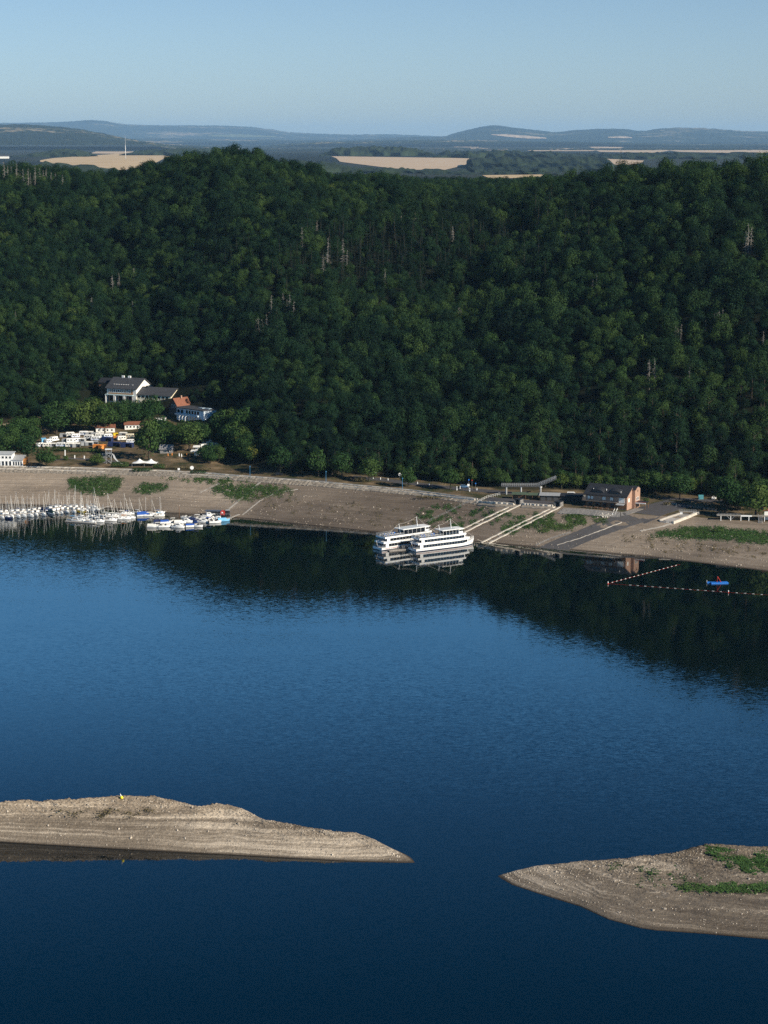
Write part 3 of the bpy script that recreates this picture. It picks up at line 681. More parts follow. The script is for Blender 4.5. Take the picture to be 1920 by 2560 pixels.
def instancer(o, protos):
    g = bpy.data.node_groups.new('scatter', 'GeometryNodeTree')
    g.interface.new_socket('Geometry', in_out='INPUT', socket_type='NodeSocketGeometry'); g.interface.new_socket('Geometry', in_out='OUTPUT', socket_type='NodeSocketGeometry')
    N = g.nodes.new; L = g.links.new; gi = N('NodeGroupInput'); go = N('NodeGroupOutput'); jn = N('GeometryNodeJoinGeometry')
    def attr(nm, t):
        a = N('GeometryNodeInputNamedAttribute'); a.data_type = t; a.inputs['Name'].default_value = nm; return a.outputs['Attribute']
    s_, r_, k_ = attr('scl', 'FLOAT'), attr('rot', 'FLOAT'), attr('pk', 'INT')
    cx = N('ShaderNodeCombineXYZ'); L(r_, cx.inputs[2])
    e2r = N('FunctionNodeEulerToRotation'); L(cx.outputs[0], e2r.inputs[0])
    for k, po in enumerate(protos):
        oi = N('GeometryNodeObjectInfo'); oi.inputs['Object'].default_value = po; oi.inputs['As Instance'].default_value = True
        cmp_ = N('FunctionNodeCompare'); cmp_.data_type = 'INT'; cmp_.operation = 'EQUAL'
        L(k_, [q for q in cmp_.inputs if q.type == 'INT'][0]); [q for q in cmp_.inputs if q.type == 'INT'][1].default_value = k
        ip = N('GeometryNodeInstanceOnPoints'); L(gi.outputs[0], ip.inputs['Points']); L(cmp_.outputs[0], ip.inputs['Selection'])
        L(oi.outputs['Geometry'], ip.inputs['Instance']); L(e2r.outputs[0], ip.inputs['Rotation']); L(s_, ip.inputs['Scale'])
        L(ip.outputs[0], jn.inputs[0])
    L(jn.outputs[0], go.inputs[0])
    o.modifiers.new('scatter', 'NODES').node_group = g
def find_child(me_): return next(o for o in COL.objects if o.data == me_)
instancer(forest, [find_child(b[0]) for b in BL] + [find_child(c[0]) for c in CF] + [find_child(c[0]) for c in SH])

# ------------------------------------------------------------------ far country
def far_mat(name, cols_, scale, tree=0.02):
    k = NT(name); geo = k.n('ShaderNodeNewGeometry')
    n = k.noise(geo.outputs['Position'], scale, 5, 0.6); f = k.noise(geo.outputs['Position'], tree, 3, 0.7)
    v = k.math('ADD', k.math('MULTIPLY', n.outputs['Fac'], 0.7), k.math('MULTIPLY', f.outputs['Fac'], 0.3))
    k.l(k.ramp(v, cols_), k.b.inputs['Base Color']); k.b.inputs['Roughness'].default_value = 0.95; k.b.inputs['Specular IOR Level'].default_value = 0.1
    return k.m
M_HILL = far_mat('wooded_hill', [(0.3, (0.010, 0.017, 0.012)), (0.53, (0.018, 0.028, 0.018)), (0.56, (0.035, 0.045, 0.026)), (0.585, (0.15, 0.13, 0.08)), (0.64, (0.30, 0.23, 0.15))], 0.0004, 0.004)
M_FARW = far_mat('far_wood', [(0.3, (0.013, 0.022, 0.013)), (0.7, (0.028, 0.042, 0.02))], 0.006)
M_WHEAT = far_mat('ripe_wheat', [(0.3, (0.42, 0.31, 0.175)), (0.5, (0.50, 0.37, 0.215)), (0.7, (0.56, 0.42, 0.26))], 0.004)
M_STUB = far_mat('stubble', [(0.3, (0.45, 0.34, 0.23)), (0.7, (0.52, 0.40, 0.28))], 0.006)
M_MEAD = far_mat('green_meadow', [(0.3, (0.10, 0.12, 0.06)), (0.7, (0.15, 0.16, 0.08))], 0.005)
def hill(name, sky, Yr, depth, zfoot, seed, bump=9, m=M_HILL, x0=-500, x1=2420, step=None):
    s = np.array(sky, float); c = np.arange(x0, x1, step or 3.0); py = np.interp(c, s[:, 0], s[:, 1])
    k = np.ones(9) / 9; pad = np.pad(py, 4, 'edge'); py = np.convolve(pad, k, 'valid')
    zr = np.array([at_y(a, b, Yr)[2] for a, b in zip(c, py)])
    T = np.concatenate([np.linspace(0, 1, 46), 1 + np.linspace(0, 0.5, 12)[1:]])
    Yv = np.array([np.full_like(c, Yr - depth * (1 - t)) for t in T]); Xv = (c[None, :] - 960) / F * (Yv * 0.9855)
    Z = []
    for i, t in enumerate(T):
        g = math.sin(min(t, 1) * math.pi / 2) if t <= 1 else 1 - ((t - 1) / 0.5) ** 2
        zf = np.minimum(zfoot, zr - 5)
        z = zf + (zr - bump * 0.5 - zf) * g + (fbm(Xv[i] / 700, Yv[i] / 900, seed) - 0.5) * 70 * math.sin(math.pi * min(t, 1)) * np.clip((zr - zf) / 100, 0, 1)
        z = z + bump * (vnoise(Xv[i] / (Yr / 800), Yv[i] / (Yr / 250), seed + 3) * 0.8 + fbm(Xv[i] / (Yr / 160), Yv[i] / (Yr / 160), seed + 4) * 0.9) * (1 if t > 0.02 else 0)
        Z.append(z)
    o = grid_mesh(name, Xv, Yv, np.array(Z), m); return tag(o, kind='structure')
HF1 = hill('hill', [(-500, 318), (0, 309), (110, 308), (170, 306), (230, 302), (262, 304), (300, 311), (350, 314), (450, 315), (540, 315), (620, 318), (680, 325), (720, 332), (800, 336), (870, 338), (960, 337), (1110, 343), (1300, 352), (2420, 352)], 72000, 14000, 125, 5, 32)
HF2 = hill('hill', [(-500, 340), (860, 352), (1000, 345), (1110, 343), (1150, 331), (1190, 321), (1212, 317), (1240, 315), (1270, 319), (1310, 324), (1390, 332), (1440, 327), (1500, 324), (1560, 324), (1600, 330), (1640, 324), (1690, 321), (1750, 322), (1800, 325), (1860, 329), (1920, 331), (2420, 326)], 54000, 11000, 130, 8, 26)
hill('hill', [(-500, 322), (-100, 318), (0, 315), (60, 313), (130, 318), (200, 325), (250, 334), (300, 345), (350, 355), (420, 365), (600, 372), (2420, 372)], 28000, 6500, 132, 11, 22, step=4)
hill('hill', [(-500, 372), (500, 372), (640, 368), (700, 362), (800, 357), (1000, 352), (1200, 352), (1500, 358), (1700, 362), (2420, 362)], 37000, 6000, 132, 14, 20)
# draped sheets and low woods on the plateau
def fpt(px, py, Y, lift=0.0):
    p = at_y(px, py, Y); return (p[0], p[1], p[2] + lift)
def on_far(px, py):
    d = ray(px, py); ys = np.arange(2300, 40000, 8.0); zs = HC + d[2] / d[1] * ys
    hh = H(d[0] / d[1] * ys, ys); i = np.nonzero(hh >= zs)[0]; i = i[0] if len(i) else len(ys) - 1
    return d[0] / d[1] * ys[i], ys[i]
def field(name, poly, m, tilt=None):
    """poly in photograph pixels, laid on the plateau and cut into a grid that follows it"""
    P = [on_far(*p) for p in poly]; ys = [p[1] for p in P]; y0, y1 = min(ys), max(ys)
    n = 26; mb = MB(); ringL, ringR = [], []
    for i in range(n + 1):
        y = y0 + (y1 - y0) * i / n; xs = []
        for (xa, ya), (xb, yb) in zip(P, P[1:] + P[:1]):
            if (ya - y) * (yb - y) <= 0 and abs(ya - yb) > 1e-6: xs.append(xa + (xb - xa) * (y - ya) / (yb - ya))
        if not xs: continue
        a, b = min(xs), max(xs); row = np.linspace(a, b, 24); z = H(row, np.full(24, y)) + 1.2
        ringL.append([(row[j], y, z[j]) for j in range(24)])
    mb.loft(ringL, caps=False); o = mb.build(name, m, smooth=True); return tag(o, kind='structure')
def woodmass(name, line, Y, h, depth, seed, lift=0, label=None):
    """a far wood: line of (px, top py) at distance Y, top roughened by its trees"""
    s = np.array(line, float); c = np.arange(s[0, 0], s[-1, 0], 1.6 * 4000 / Y * 1.2); py = np.interp(c, s[:, 0], s[:, 1])
    zt = np.array([at_y(a, b, Y)[2] for a, b in zip(c, py)]); x = (c - 960) / F * (Y * 0.9855)
    rows_ = []
    for j, (dy, k) in enumerate([(-depth * .52, 0), (-depth * .5, .55), (-depth * .3, .9), (0, 1.0), (depth * .3, .95), (depth * .5, .7), (depth * .52, 0)]):
        yy = Y + dy + (vnoise(x / 50, x * 0 + j, seed + j) - .5) * depth * 0.2; zg = H(x, yy) - 2
        z = zg + (np.maximum(zt, zg + 4) - zg) * k
        if k > 0: z = z + (vnoise(x / 20.0, x * 0 + j * 3.3, seed) - 0.55) * h * 0.55 + (fbm(x / 90, x * 0 + j, seed + 2) - .5) * h * 0.5
        rows_.append((x, yy, z))
    Xv = np.array([r[0] for r in rows_]); Yv = np.array([r[1] for r in rows_]); Zv = np.array([r[2] for r in rows_])
    o = grid_mesh(name, Xv, Yv, Zv, M_FARW, smooth_=False); return tag(o, label, 'wood', kind='stuff')
field('field', [(90, 403), (215, 390), (345, 381), (430, 392), (385, 410), (310, 426), (200, 420)], M_WHEAT)
field('field', [(-120, 402), (0, 397), (18, 391), (-60, 386)], M_WHEAT)
field('field', [(225, 384), (240, 379), (400, 379), (398, 382), (300, 385)], M_STUB)
field('field', [(828, 391), (1172, 396), (1176, 405), (1160, 414), (1105, 427), (1000, 424), (850, 405)], M_STUB)
field('field', [(1130, 364), (1200, 366), (1195, 369), (1135, 368)], M_STUB)
field('field', [(1470, 366), (1560, 368), (1550, 371), (1480, 370)], M_STUB)
field('field', [(1205, 439), (1360, 437), (1350, 443), (1230, 449)], M_WHEAT)
field('field', [(1505, 397), (1610, 402), (1602, 409), (1545, 415), (1508, 408)], M_STUB)
field('field', [(1175, 369), (1270, 373), (1268, 377), (1180, 375)], M_STUB)
field('field', [(1310, 374), (1420, 371), (1500, 374), (1480, 378), (1330, 378)], M_STUB)
field('field', [(1480, 371), (1600, 374), (1680, 376), (1640, 382), (1500, 380)], M_STUB)
field('field', [(1660, 375), (1930, 374), (2100, 376), (2100, 383), (1900, 384), (1700, 380)], M_STUB)
woodmass('wood', [(20, 392), (60, 385), (100, 380), (160, 373), (200, 376), (232, 388)], 12690, 29, 432, 3, label='dark wood left of the left wheat field')
woodmass('wood', [(310, 385), (345, 377), (420, 371), (480, 372), (560, 376), (640, 385)], 14040, 29, 540, 4, label='dark wood behind the white mast')
woodmass('wood', [(800, 384), (835, 370), (880, 367), (960, 367), (1040, 370), (1085, 382), (1092, 388)], 13500, 33, 594, 5, label='dark wooded rise behind the middle wheat field')
woodmass('wood', [(1078, 392), (1120, 380), (1200, 376), (1290, 378), (1360, 379), (1440, 384), (1520, 388)], 12150, 29, 810, 6, label='long dark wood right of the middle wheat field')
woodmass('wood', [(1174, 396), (1260, 393), (1340, 394), (1440, 390), (1500, 392), (1510, 396)], 9450, 29, 702, 7, label='nearer dark wood above the small wheat field')
woodmass('wood', [(1176, 418), (1240, 416), (1330, 415), (1420, 408), (1510, 408), (1560, 414)], 8100, 29, 702, 17, label='lowest dark wood just behind the small wheat field')
woodmass('wood', [(1490, 388), (1560, 383), (1680, 382), (1800, 384), (1930, 383), (2200, 384)], 11610, 29, 702, 8, label='dark wood behind the skyline at the right')
woodmass('wood', [(690, 412), (760, 404), (830, 408), (870, 414), (900, 420)], 7830, 29, 432, 9, label='wood edge left of the middle wheat field')
woodmass('wood', [(860, 424), (930, 421), (1000, 421), (1080, 424), (1130, 428), (1180, 432)], 7290, 26, 324, 10, label='row of trees along the near edge of the middle wheat field')
woodmass('wood', [(1060, 446), (1130, 438), (1180, 436), (1240, 447), (1330, 446), (1400, 440)], 6615, 26, 432, 12, label='bluish wood in the saddle of the ridge')
woodmass('wood', [(-300, 400), (0, 410), (40, 415), (110, 408), (200, 413), (300, 428)], 6345, 26, 432, 13, label='dark wood in front of the left wheat field')
from mathutils.bvhtree import BVHTree
def bvh(o): return BVHTree.FromPolygons([v.co.copy() for v in o.data.vertices], [tuple(p.vertices) for p in o.data.polygons])
def hill_field(tree, top, bot, m):
    rows_ = []
    for k in range(7):
        row = []
        for j in range(19):
            u = j / 18; x = top[0][0] + (top[-1][0] - top[0][0]) * u
            ya = np.interp(x, [q[0] for q in top], [q[1] for q in top]); yb = np.interp(x, [q[0] for q in bot], [q[1] for q in bot])
            d = Vector(ray(x, ya + (yb - ya) * k / 6)).normalized(); r_ = tree.ray_cast(Vector((0, 0, HC)), d)
            if r_[0] is None: return
            row.append(tuple(r_[0] - d * 90 + Vector((0, 0, 6))))
        rows_.append(row)
    tag(MB().loft(rows_, caps=False).build('field', m), kind='structure')
_t2 = bvh(HF2); _t1 = bvh(HF1)
hill_field(_t2, [(1228, 336.5), (1262, 336), (1320, 340), (1366, 345)], [(1228, 338), (1262, 342), (1320, 347), (1366, 347)], M_STUB)
hill_field(_t2, [(1520, 343), (1560, 341), (1580, 344)], [(1520, 345), (1560, 346), (1580, 346)], M_STUB)
hill_field(_t2, [(1895, 353), (1925, 352)], [(1895, 357), (1925, 358)], M_STUB)
hill_field(_t1, [(520, 338), (600, 336), (690, 341)], [(520, 341), (600, 344), (690, 343)], M_MEAD)
# white mast on the plateau
p = on_far(314, 397); z = h1(*p); hh = 55 / F * p[1]
t = thing('radio_mast', 'slender white mast standing in the left wheat field', 'mast', (p[0], p[1], z))
MB().lathe([(1.6, -1), (1.2, hh * 0.5), (0.9, hh * 0.6)], 10).build('tower', WHITE, t, smooth=True); MB().tube([(0, 0, hh * 0.6), (0, 0, hh)], [1.2, 0.8], 6).build('antenna', STEEL, t)
p = on_far(8, 396); t = thing('barn', 'pale barn beside the field at the left edge', 'barn', (p[0], p[1], h1(*p)), 0.1)
MB().box((0, 0, 3.5), (60, 26, 14)).build('wall', WHITEW, t); MB().xprism([(-14, 10.6), (14, 10.6), (0, 19)], -32, 32).build('roof', SLATE, t)
# ------------------------------------------------------------------ air, sky, sun
hz = MB(); hz.box((0, 40500, 330), (88000, 82000, 740)); hzo = hz.build('haze', None); tag(hzo, kind='stuff')
hm = bpy.data.materials.new('haze'); hm.use_nodes = True; ht = hm.node_tree; ht.nodes.remove(ht.nodes['Principled BSDF'])
pv = ht.nodes.new('ShaderNodeVolumePrincipled'); pv.inputs['Color'].default_value = (0.41, 0.69, 1.0, 1); pv.inputs['Density'].default_value = 1.35e-5; pv.inputs['Anisotropy'].default_value = 0.0
ht.links.new(pv.outputs[0], ht.nodes['Material Output'].inputs['Volume']); hzo.data.materials.append(hm)
SUN_AZ = math.atan2(1.0, -0.70); SUN_EL = R(27)
sd = Vector((math.sin(SUN_AZ) * math.cos(SUN_EL), math.cos(SUN_AZ) * math.cos(SUN_EL), math.sin(SUN_EL)))
sl = bpy.data.lights.new('sun', 'SUN'); sl.energy = 4.9; sl.angle = R(0.5); sl.color = (1.0, 0.89, 0.73)
so = bpy.data.objects.new('sun', sl); COL.objects.link(so); so.rotation_euler = (-sd).to_track_quat('-Z', 'Y').to_euler(); so.location = (300, 0, 600)
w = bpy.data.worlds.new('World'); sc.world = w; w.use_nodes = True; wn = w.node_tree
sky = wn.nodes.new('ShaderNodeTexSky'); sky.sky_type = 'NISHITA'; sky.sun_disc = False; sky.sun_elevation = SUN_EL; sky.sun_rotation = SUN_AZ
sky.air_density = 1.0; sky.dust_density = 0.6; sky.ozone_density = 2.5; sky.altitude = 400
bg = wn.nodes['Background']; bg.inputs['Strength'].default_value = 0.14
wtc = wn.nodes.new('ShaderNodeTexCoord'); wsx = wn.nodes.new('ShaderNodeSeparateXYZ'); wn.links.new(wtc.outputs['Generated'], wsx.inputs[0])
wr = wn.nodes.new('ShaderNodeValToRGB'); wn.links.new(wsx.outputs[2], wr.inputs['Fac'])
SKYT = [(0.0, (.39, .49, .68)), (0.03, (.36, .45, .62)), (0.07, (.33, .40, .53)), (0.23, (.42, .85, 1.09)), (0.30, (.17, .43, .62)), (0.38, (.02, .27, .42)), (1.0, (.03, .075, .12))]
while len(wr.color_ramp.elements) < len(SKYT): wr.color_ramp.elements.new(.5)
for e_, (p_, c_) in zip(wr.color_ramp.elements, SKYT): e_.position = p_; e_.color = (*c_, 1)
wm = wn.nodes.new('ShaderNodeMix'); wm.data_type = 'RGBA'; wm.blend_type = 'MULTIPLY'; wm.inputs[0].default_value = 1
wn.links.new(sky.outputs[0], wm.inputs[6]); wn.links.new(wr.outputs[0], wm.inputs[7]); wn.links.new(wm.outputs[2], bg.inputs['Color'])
sc.view_settings.view_transform = 'Standard'; sc.view_settings.look = 'None'; sc.view_settings.exposure = 0.58; sc.view_settings.gamma = 1
sc.cycles.max_bounces = 5; sc.cycles.diffuse_bounces = 2; sc.cycles.glossy_bounces = 2; sc.cycles.transmission_bounces = 2; sc.cycles.volume_bounces = 0
sc.cycles.use_denoising = False

# ------------------------------------------------------------------ draped strips, walls, roads
def pline(px_pts, n=10):
    out = []
    for (a, b) in zip(px_pts[:-1], px_pts[1:]):
        for i in range(n): out.append((a[0] + (b[0] - a[0]) * i / n, a[1] + (b[1] - a[1]) * i / n))
    return out + [px_pts[-1]]
def strip(name, px_pts, width, m, lift=0.06, thick=0.35, up=0.0, n=10, side=0.0, jitter=0.0):
    """a solid ribbon laid on the ground along a line; side shifts it across the line (+ away from the water)"""
    P = [gp(*p) for p in pline(px_pts, n)]; mb = MB(); rings = []
    for i, p in enumerate(P):
        d = (P[min(i + 1, len(P) - 1)] - P[max(i - 1, 0)]); d.z = 0; d.normalize(); nn = Vector((-d.y, d.x, 0))
        if nn.y < 0 and abs(d.y) < abs(d.x): nn = -nn
        a = p + nn * (side - width / 2); b = p + nn * (side + width / 2)
        za = h1(a.x, a.y) + lift; zb = h1(b.x, b.y) + lift
        if up: za = zb = max(za, zb, p.z + lift) + up
        j = random.uniform(-jitter, jitter)
        rings.append([(a.x, a.y, min(za, h1(a.x, a.y)) - thick), (a.x, a.y, za + j), (b.x, b.y, zb + j), (b.x, b.y, min(zb, h1(b.x, b.y)) - thick)])
    mb.loft(rings, close=True); return mb.build(name, m)
KL = [(-300, 1162), (0, 1166), (95, 1168), (189, 1170), (330, 1174.5), (420, 1178), (513, 1183), (600, 1190), (700, 1198), (799, 1205), (920, 1216), (1037, 1227), (1120, 1238), (1195, 1249)]
tag(strip('promenade', KL, 2.2, ASPHL, 0.08, 0.4, side=1.2), kind='structure')
tag(strip('kerb_wall', KL, 0.5, KERB, 0.05, 0.8, up=0.42, side=-0.5), 'long pale stone kerb wall edging the promenade above the bank', 'wall')
tag(strip('riprap_wall', [(x, y + 6.5 + (2 if x < 500 else 0)) for x, y in KL], 5.2, RIP, 0.22, 0.5, n=26, jitter=0.12), 'sloping grey rubble stone wall below the promenade kerb', 'wall')
tag(strip('kerb_wall', [(0, 1173.5), (95, 1175), (189, 1179), (262, 1181.5)], 0.6, KERB, 0.05, 0.8, up=0.35), 'lower pale stone ledge on the rubble wall below the pavilion and lawn', 'wall')
tag(strip('kerb_wall', [(455, 1186), (520, 1190), (580, 1194.5)], 0.6, KERB, 0.05, 0.8, up=0.3), 'lower pale stone ledge below the hedges right of the sail tent', 'wall')
tag(strip('kerb_wall', [(840, 1215.5), (930, 1223), (1060, 1235.5)], 0.6, KERB, 0.05, 0.8, up=0.3), 'lower pale stone ledge below the third blue lamp post', 'wall')
tag(strip('kerb_wall', [(1060, 1235.5), (1110, 1241), (1190, 1249)], 0.8, KERB, 0.05, 1.0, up=0.4, side=-1), 'bright stone edging left of the white ramp railing', 'wall')
tag(strip('road', [(880, 1193), (950, 1199), (1030, 1209), (1100, 1217), (1190, 1226), (1290, 1234), (1400, 1240), (1480, 1245)], 6.5, ASPH, 0.05, 0.3), kind='structure')
tag(strip('road', [(1655, 1246), (1720, 1249), (1790, 1253), (1850, 1256), (1960, 1262)], 6.0, ASPH, 0.05, 0.3), kind='structure')
tag(strip('boat_ramp', [(1590, 1292), (1550, 1305), (1500, 1324), (1440, 1348), (1392, 1369), (1378, 1376)], 13.5, ASPHL, 0.10, 0.5, n=8), kind='structure')
tag(strip('boat_ramp', [(1700, 1258), (1660, 1268), (1625, 1279), (1586, 1294)], 16.5, ASPH, 0.104, 0.5, n=8), kind='structure')
tag(strip('kerb_wall', [(1554, 1307), (1500, 1328), (1450, 1347), (1392, 1364)], 0.4, CONC, 0.12, 0.5, up=0.14, side=0), 'straight pale kerb along the lower edge of the asphalt boat ramp', 'wall')
tag(strip('path', [(660, 1201), (640, 1214), (612, 1240), (585, 1262), (560, 1284)], 1.1, CONC, 0.05, 0.3), kind='structure')
tag(strip('path', [(745, 1224), (690, 1232), (650, 1252), (606, 1288)], 0.8, CONC, 0.05, 0.3), kind='structure')
tag(strip('path', [(565, 1198), (540, 1213), (500, 1232)], 1.0, CONC, 0.04, 0.3), kind='structure')
tag(strip('path', [(1600, 1328), (1650, 1318), (1680, 1309)], 1.2, CONC, 0.06, 0.3), kind='structure')
tag(strip('path', [(-40, 1068), (40, 1058), (78, 1050), (118, 1036)], 3.5, mat('dirt_track', (0.28, 0.21, 0.15), 0.95, 0.2, 0.5), 0.06, 0.3), kind='structure')
tag(strip('lawn_path', [(128, 1152), (170, 1146), (240, 1149), (300, 1156)], 3.0, ASPHL, 0.05, 0.3), kind='structure')

# ------------------------------------------------------------------ grass patches on the dried bank
from mathutils.bvhtree import BVHTree
def bvh(o): return BVHTree.FromPolygons([v.co.copy() for v in o.data.vertices], [tuple(p.vertices) for p in o.data.polygons])
BVR = bvh(isr); BVL = bvh(isl)
def hit(b, px, py):
    d = ray(px, py); r = b.ray_cast(Vector((0, 0, HC)), Vector(d).normalized()); return r[0]
def grass(poly, n, seed, label, hgt=0.30, dens=0.35, on=None, m=None, name='grass'):
    r = random.Random(seed); mb = MB(); xs = [p[0] for p in poly]; ys = [p[1] for p in poly]; k = 0; tries = 0
    while k < n and tries < n * 12:
        tries += 1
        x = r.uniform(min(xs), max(xs)); y = r.uniform(min(ys), max(ys))
        e = (float(vnoise(x / 14, y / 5, seed)) - .5)
        if not inpoly(x + e * 26 + r.gauss(0, 9), y + e * 9 + r.gauss(0, 3.2), poly): continue
        if float(fbm(x / 16, y / 7, seed + 1, 2)) < dens: continue
        p = hit(on, x, y) if on else gp(x, y)
        if p is None: continue
        k += 1; sl = 0 if on else h1(p.x, p.y + 1) - p.z
        for q in range(13):
            o = p + Vector((r.gauss(0, .55), r.gauss(0, 1.3), 0)); h = hgt * r.uniform(.5, 1.1)
            if not on: o.z = p.z + (o.y - p.y) * sl
            leaf(mb, o + Vector((0, 0, h * 0.3)), (Vector((0.15, -0.15, 1.0)) + rnd_dir(r) * 0.4).normalized(), .15 + h * .7, r)
    return tag(mb.build(name, m or M_GRASS), label, 'grass', kind='stuff')
grass([(170, 1206), (186, 1196), (230, 1194), (275, 1195), (312, 1198), (296, 1222), (270, 1238), (215, 1232), (186, 1222)], 900, 1, 'dark green oval grass patch above the sailing boats', dens=0.0)
grass([(330, 1230), (350, 1216), (385, 1210), (420, 1212), (396, 1226), (350, 1234)], 260, 2, 'small green grass patch right of the oval one', dens=0.0)
grass([(530, 1225), (560, 1212), (620, 1212), (665, 1216), (735, 1222), (700, 1235), (650, 1240), (610, 1252), (560, 1240)], 750, 3, 'long green grass patch beside the footpath down the bank', dens=0.26)
grass([(1050, 1262), (1180, 1262), (1290, 1288), (1240, 1300), (1150, 1330), (1040, 1300)], 420, 4, 'thin grass left of the first slipway', .3, .58)
grass([(1255, 1328), (1310, 1288), (1390, 1284), (1330, 1320), (1260, 1335)], 380, 5, 'thin grass between the two slipways', .3, .52)
grass([(1355, 1305), (1405, 1282), (1500, 1290), (1520, 1304), (1440, 1318), (1330, 1330)], 480, 6, 'grass tufts between the second slipway and the boat ramp', .32, .5)
grass([(1625, 1340), (1690, 1320), (1770, 1318), (1850, 1326), (1930, 1334), (1930, 1362), (1840, 1350), (1740, 1346)], 1300, 7, 'broad green grass patch below the wooden pier', dens=0.24)
grass([(400, 1192), (520, 1192), (640, 1200), (600, 1210), (480, 1204)], 260, 8, 'thin grass strip below the rubble wall', .35, .45)
grass([(1770, 2122), (1830, 2118), (1910, 2128), (1925, 2180), (1860, 2172), (1800, 2150)], 330, 11, 'green weeds on top of the right gravel island', .3, .5, BVR)
grass([(1690, 2216), (1770, 2208), (1840, 2206), (1925, 2212), (1925, 2228), (1840, 2226), (1760, 2228)], 210, 12, 'green weeds in a band across the right gravel island', .3, .47, BVR)
grass([(1480, 2160), (1620, 2160), (1760, 2180), (1700, 2225), (1560, 2220)], 30, 13, 'scattered small weed tufts on the right gravel island', .22, .63, BVR)
grass([(90, 2012), (260, 2020), (420, 2016), (330, 2042), (130, 2036)], 60, 14, 'few dull weeds under the crest of the left gravel island', .18, .56, BVL, M_DRY)

r = random.Random(77); mb = MB()
for i in range(2600):                 # loose stones and drift on the dried bank
    x = r.uniform(-40, 1960); c0 = np.interp(x, [a_[0] for a_ in WL], [a_[1] for a_ in WL]); c1 = np.interp(x, [a_[0] for a_ in TP], [a_[1] for a_ in TP])
    u = r.random() ** 1.4; y = c1 + 9 + (c0 - c1 - 12) * (1 - u if r.random() < .6 else r.choice([.12, .3, .46, .62, .8]) + r.gauss(0, .012))
    if fbm(np.array(x / 60), np.array(y / 14), 8, 2) < .45: continue
    p = gp(x, y); s = r.uniform(.12, .34) * (1.7 if r.random() < .05 else 1); mb.box(p + Vector((0, 0, s * .2)), (s * r.uniform(1, 2.2), s * r.uniform(1, 1.6), s), r.uniform(0, 3), (r.uniform(.4, .8), r.uniform(.4, .8)))
tag(mb.build('stones', mat('bank_stone', (.30, .255, .205), .95, .45, .15)), 'loose stones and drift scattered in lines along the dried bank', 'stones', kind='stuff')
grass([(640, 1240), (900, 1262), (1090, 1290), (1080, 1330), (900, 1310), (640, 1275)], 110, 21, 'sparse dark weeds scattered on the grey middle of the bank', .3, .5, m=M_DRY)
grass([(1500, 1330), (1640, 1350), (1900, 1372), (1920, 1395), (1640, 1376)], 90, 22, 'sparse weeds on the bank right of the boat ramp', .3, .5, m=M_DRY)
r = random.Random(78); mb = MB(); PL = [(0, 2104, 2008), (100, 2110, 2004), (300, 2123, 1990), (450, 2132, 2006), (530, 2136, 2013), (630, 2140, 2030), (760, 2147, 2068), (890, 2153, 2085), (1000, 2157, 2140)]
PR = [(1260, 2196, 2184), (1340, 2232, 2166), (1450, 2266, 2155), (1560, 2310, 2148), (1640, 2326, 2140), (1750, 2334, 2119), (1920, 2348, 2121)]
for b_, P_, n_ in ((BVL, PL, 900), (BVR, PR, 900)):
    for i in range(n_):
        x = r.uniform(P_[0][0], P_[-1][0]); w_ = [p_[0] for p_ in P_]; yf_ = np.interp(x, w_, [p_[1] for p_ in P_]); yc_ = np.interp(x, w_, [p_[2] for p_ in P_])
        u = abs(r.gauss(0, .16)) if r.random() < .6 else (r.random() if r.random() < .5 else r.choice([.35, .55, .72, .86]) + r.gauss(0, .012))
        p = hit(b_, x, yc_ + 1 + (yf_ - yc_ - 4) * min(u, 1))
        if p is None or p.z < .2: continue
        s = r.uniform(.07, .22) * (2.0 if r.random() < .05 else 1); mb.box(p + Vector((0, 0, s * .25)), (s * r.uniform(1, 2), s * r.uniform(1, 1.6), s), r.uniform(0, 3), (r.uniform(.4, .8), r.uniform(.4, .8)))
tag(mb.build('stones', mat('island_stone', (.36, .31, .25), .95, .5, .4)), 'loose stones on the crests and beach lines of the two gravel islands', 'stones', kind='stuff')
# ------------------------------------------------------------------ buildings
def win(parent, x, z, w, h, y=0.0, face='y', frame=WHITE, glass=GLASS, fr=0.12, proud=0.04):
    """one window: glass pane a little proud of the wall, with its frame as a sub-part"""
    a = MB(); f = MB()
    if face == 'y':
        a.box((x, y - proud, z), (w, 0.06, h))
        for s in (-1, 1): f.box((x + s * (w / 2 + fr / 2), y - proud, z), (fr, 0.1, h + 2 * fr)); f.box((x, y - proud, z + s * (h / 2 + fr / 2)), (w, 0.1, fr))
    else:
        a.box((y + proud, x, z), (0.06, w, h))
        for s in (-1, 1): f.box((y + proud, x + s * (w / 2 + fr / 2), z), (0.1, fr, h + 2 * fr)); f.box((y + proud, x, z + s * (h / 2 + fr / 2)), (0.1, w, fr))
    o = a.build('window', glass, parent); f.build('frame', frame, o); return o
def gable_body(L, D, eave, rise, x0=0.0, y0=0.0):
    return MB().xprism([(y0, -2), (y0 + D, -2), (y0 + D, eave), (y0 + D / 2, eave + rise), (y0, eave)], x0, x0 + L)
def gable_roof(L, D, eave, rise, ov=0.6, th=0.28, x0=0.0, y0=0.0):
    s = rise / (D / 2); e = ov * s
    pr = [(y0 - ov, eave - e), (y0 + D / 2, eave + rise), (y0 + D + ov, eave - e), (y0 + D + ov, eave - e + th), (y0 + D / 2, eave + rise + th * 1.2), (y0 - ov, eave - e + th)]
    pr = [(a, b + 0.03) for a, b in pr]
    return MB().xprism(pr[::-1], x0 - ov, x0 + L + ov)
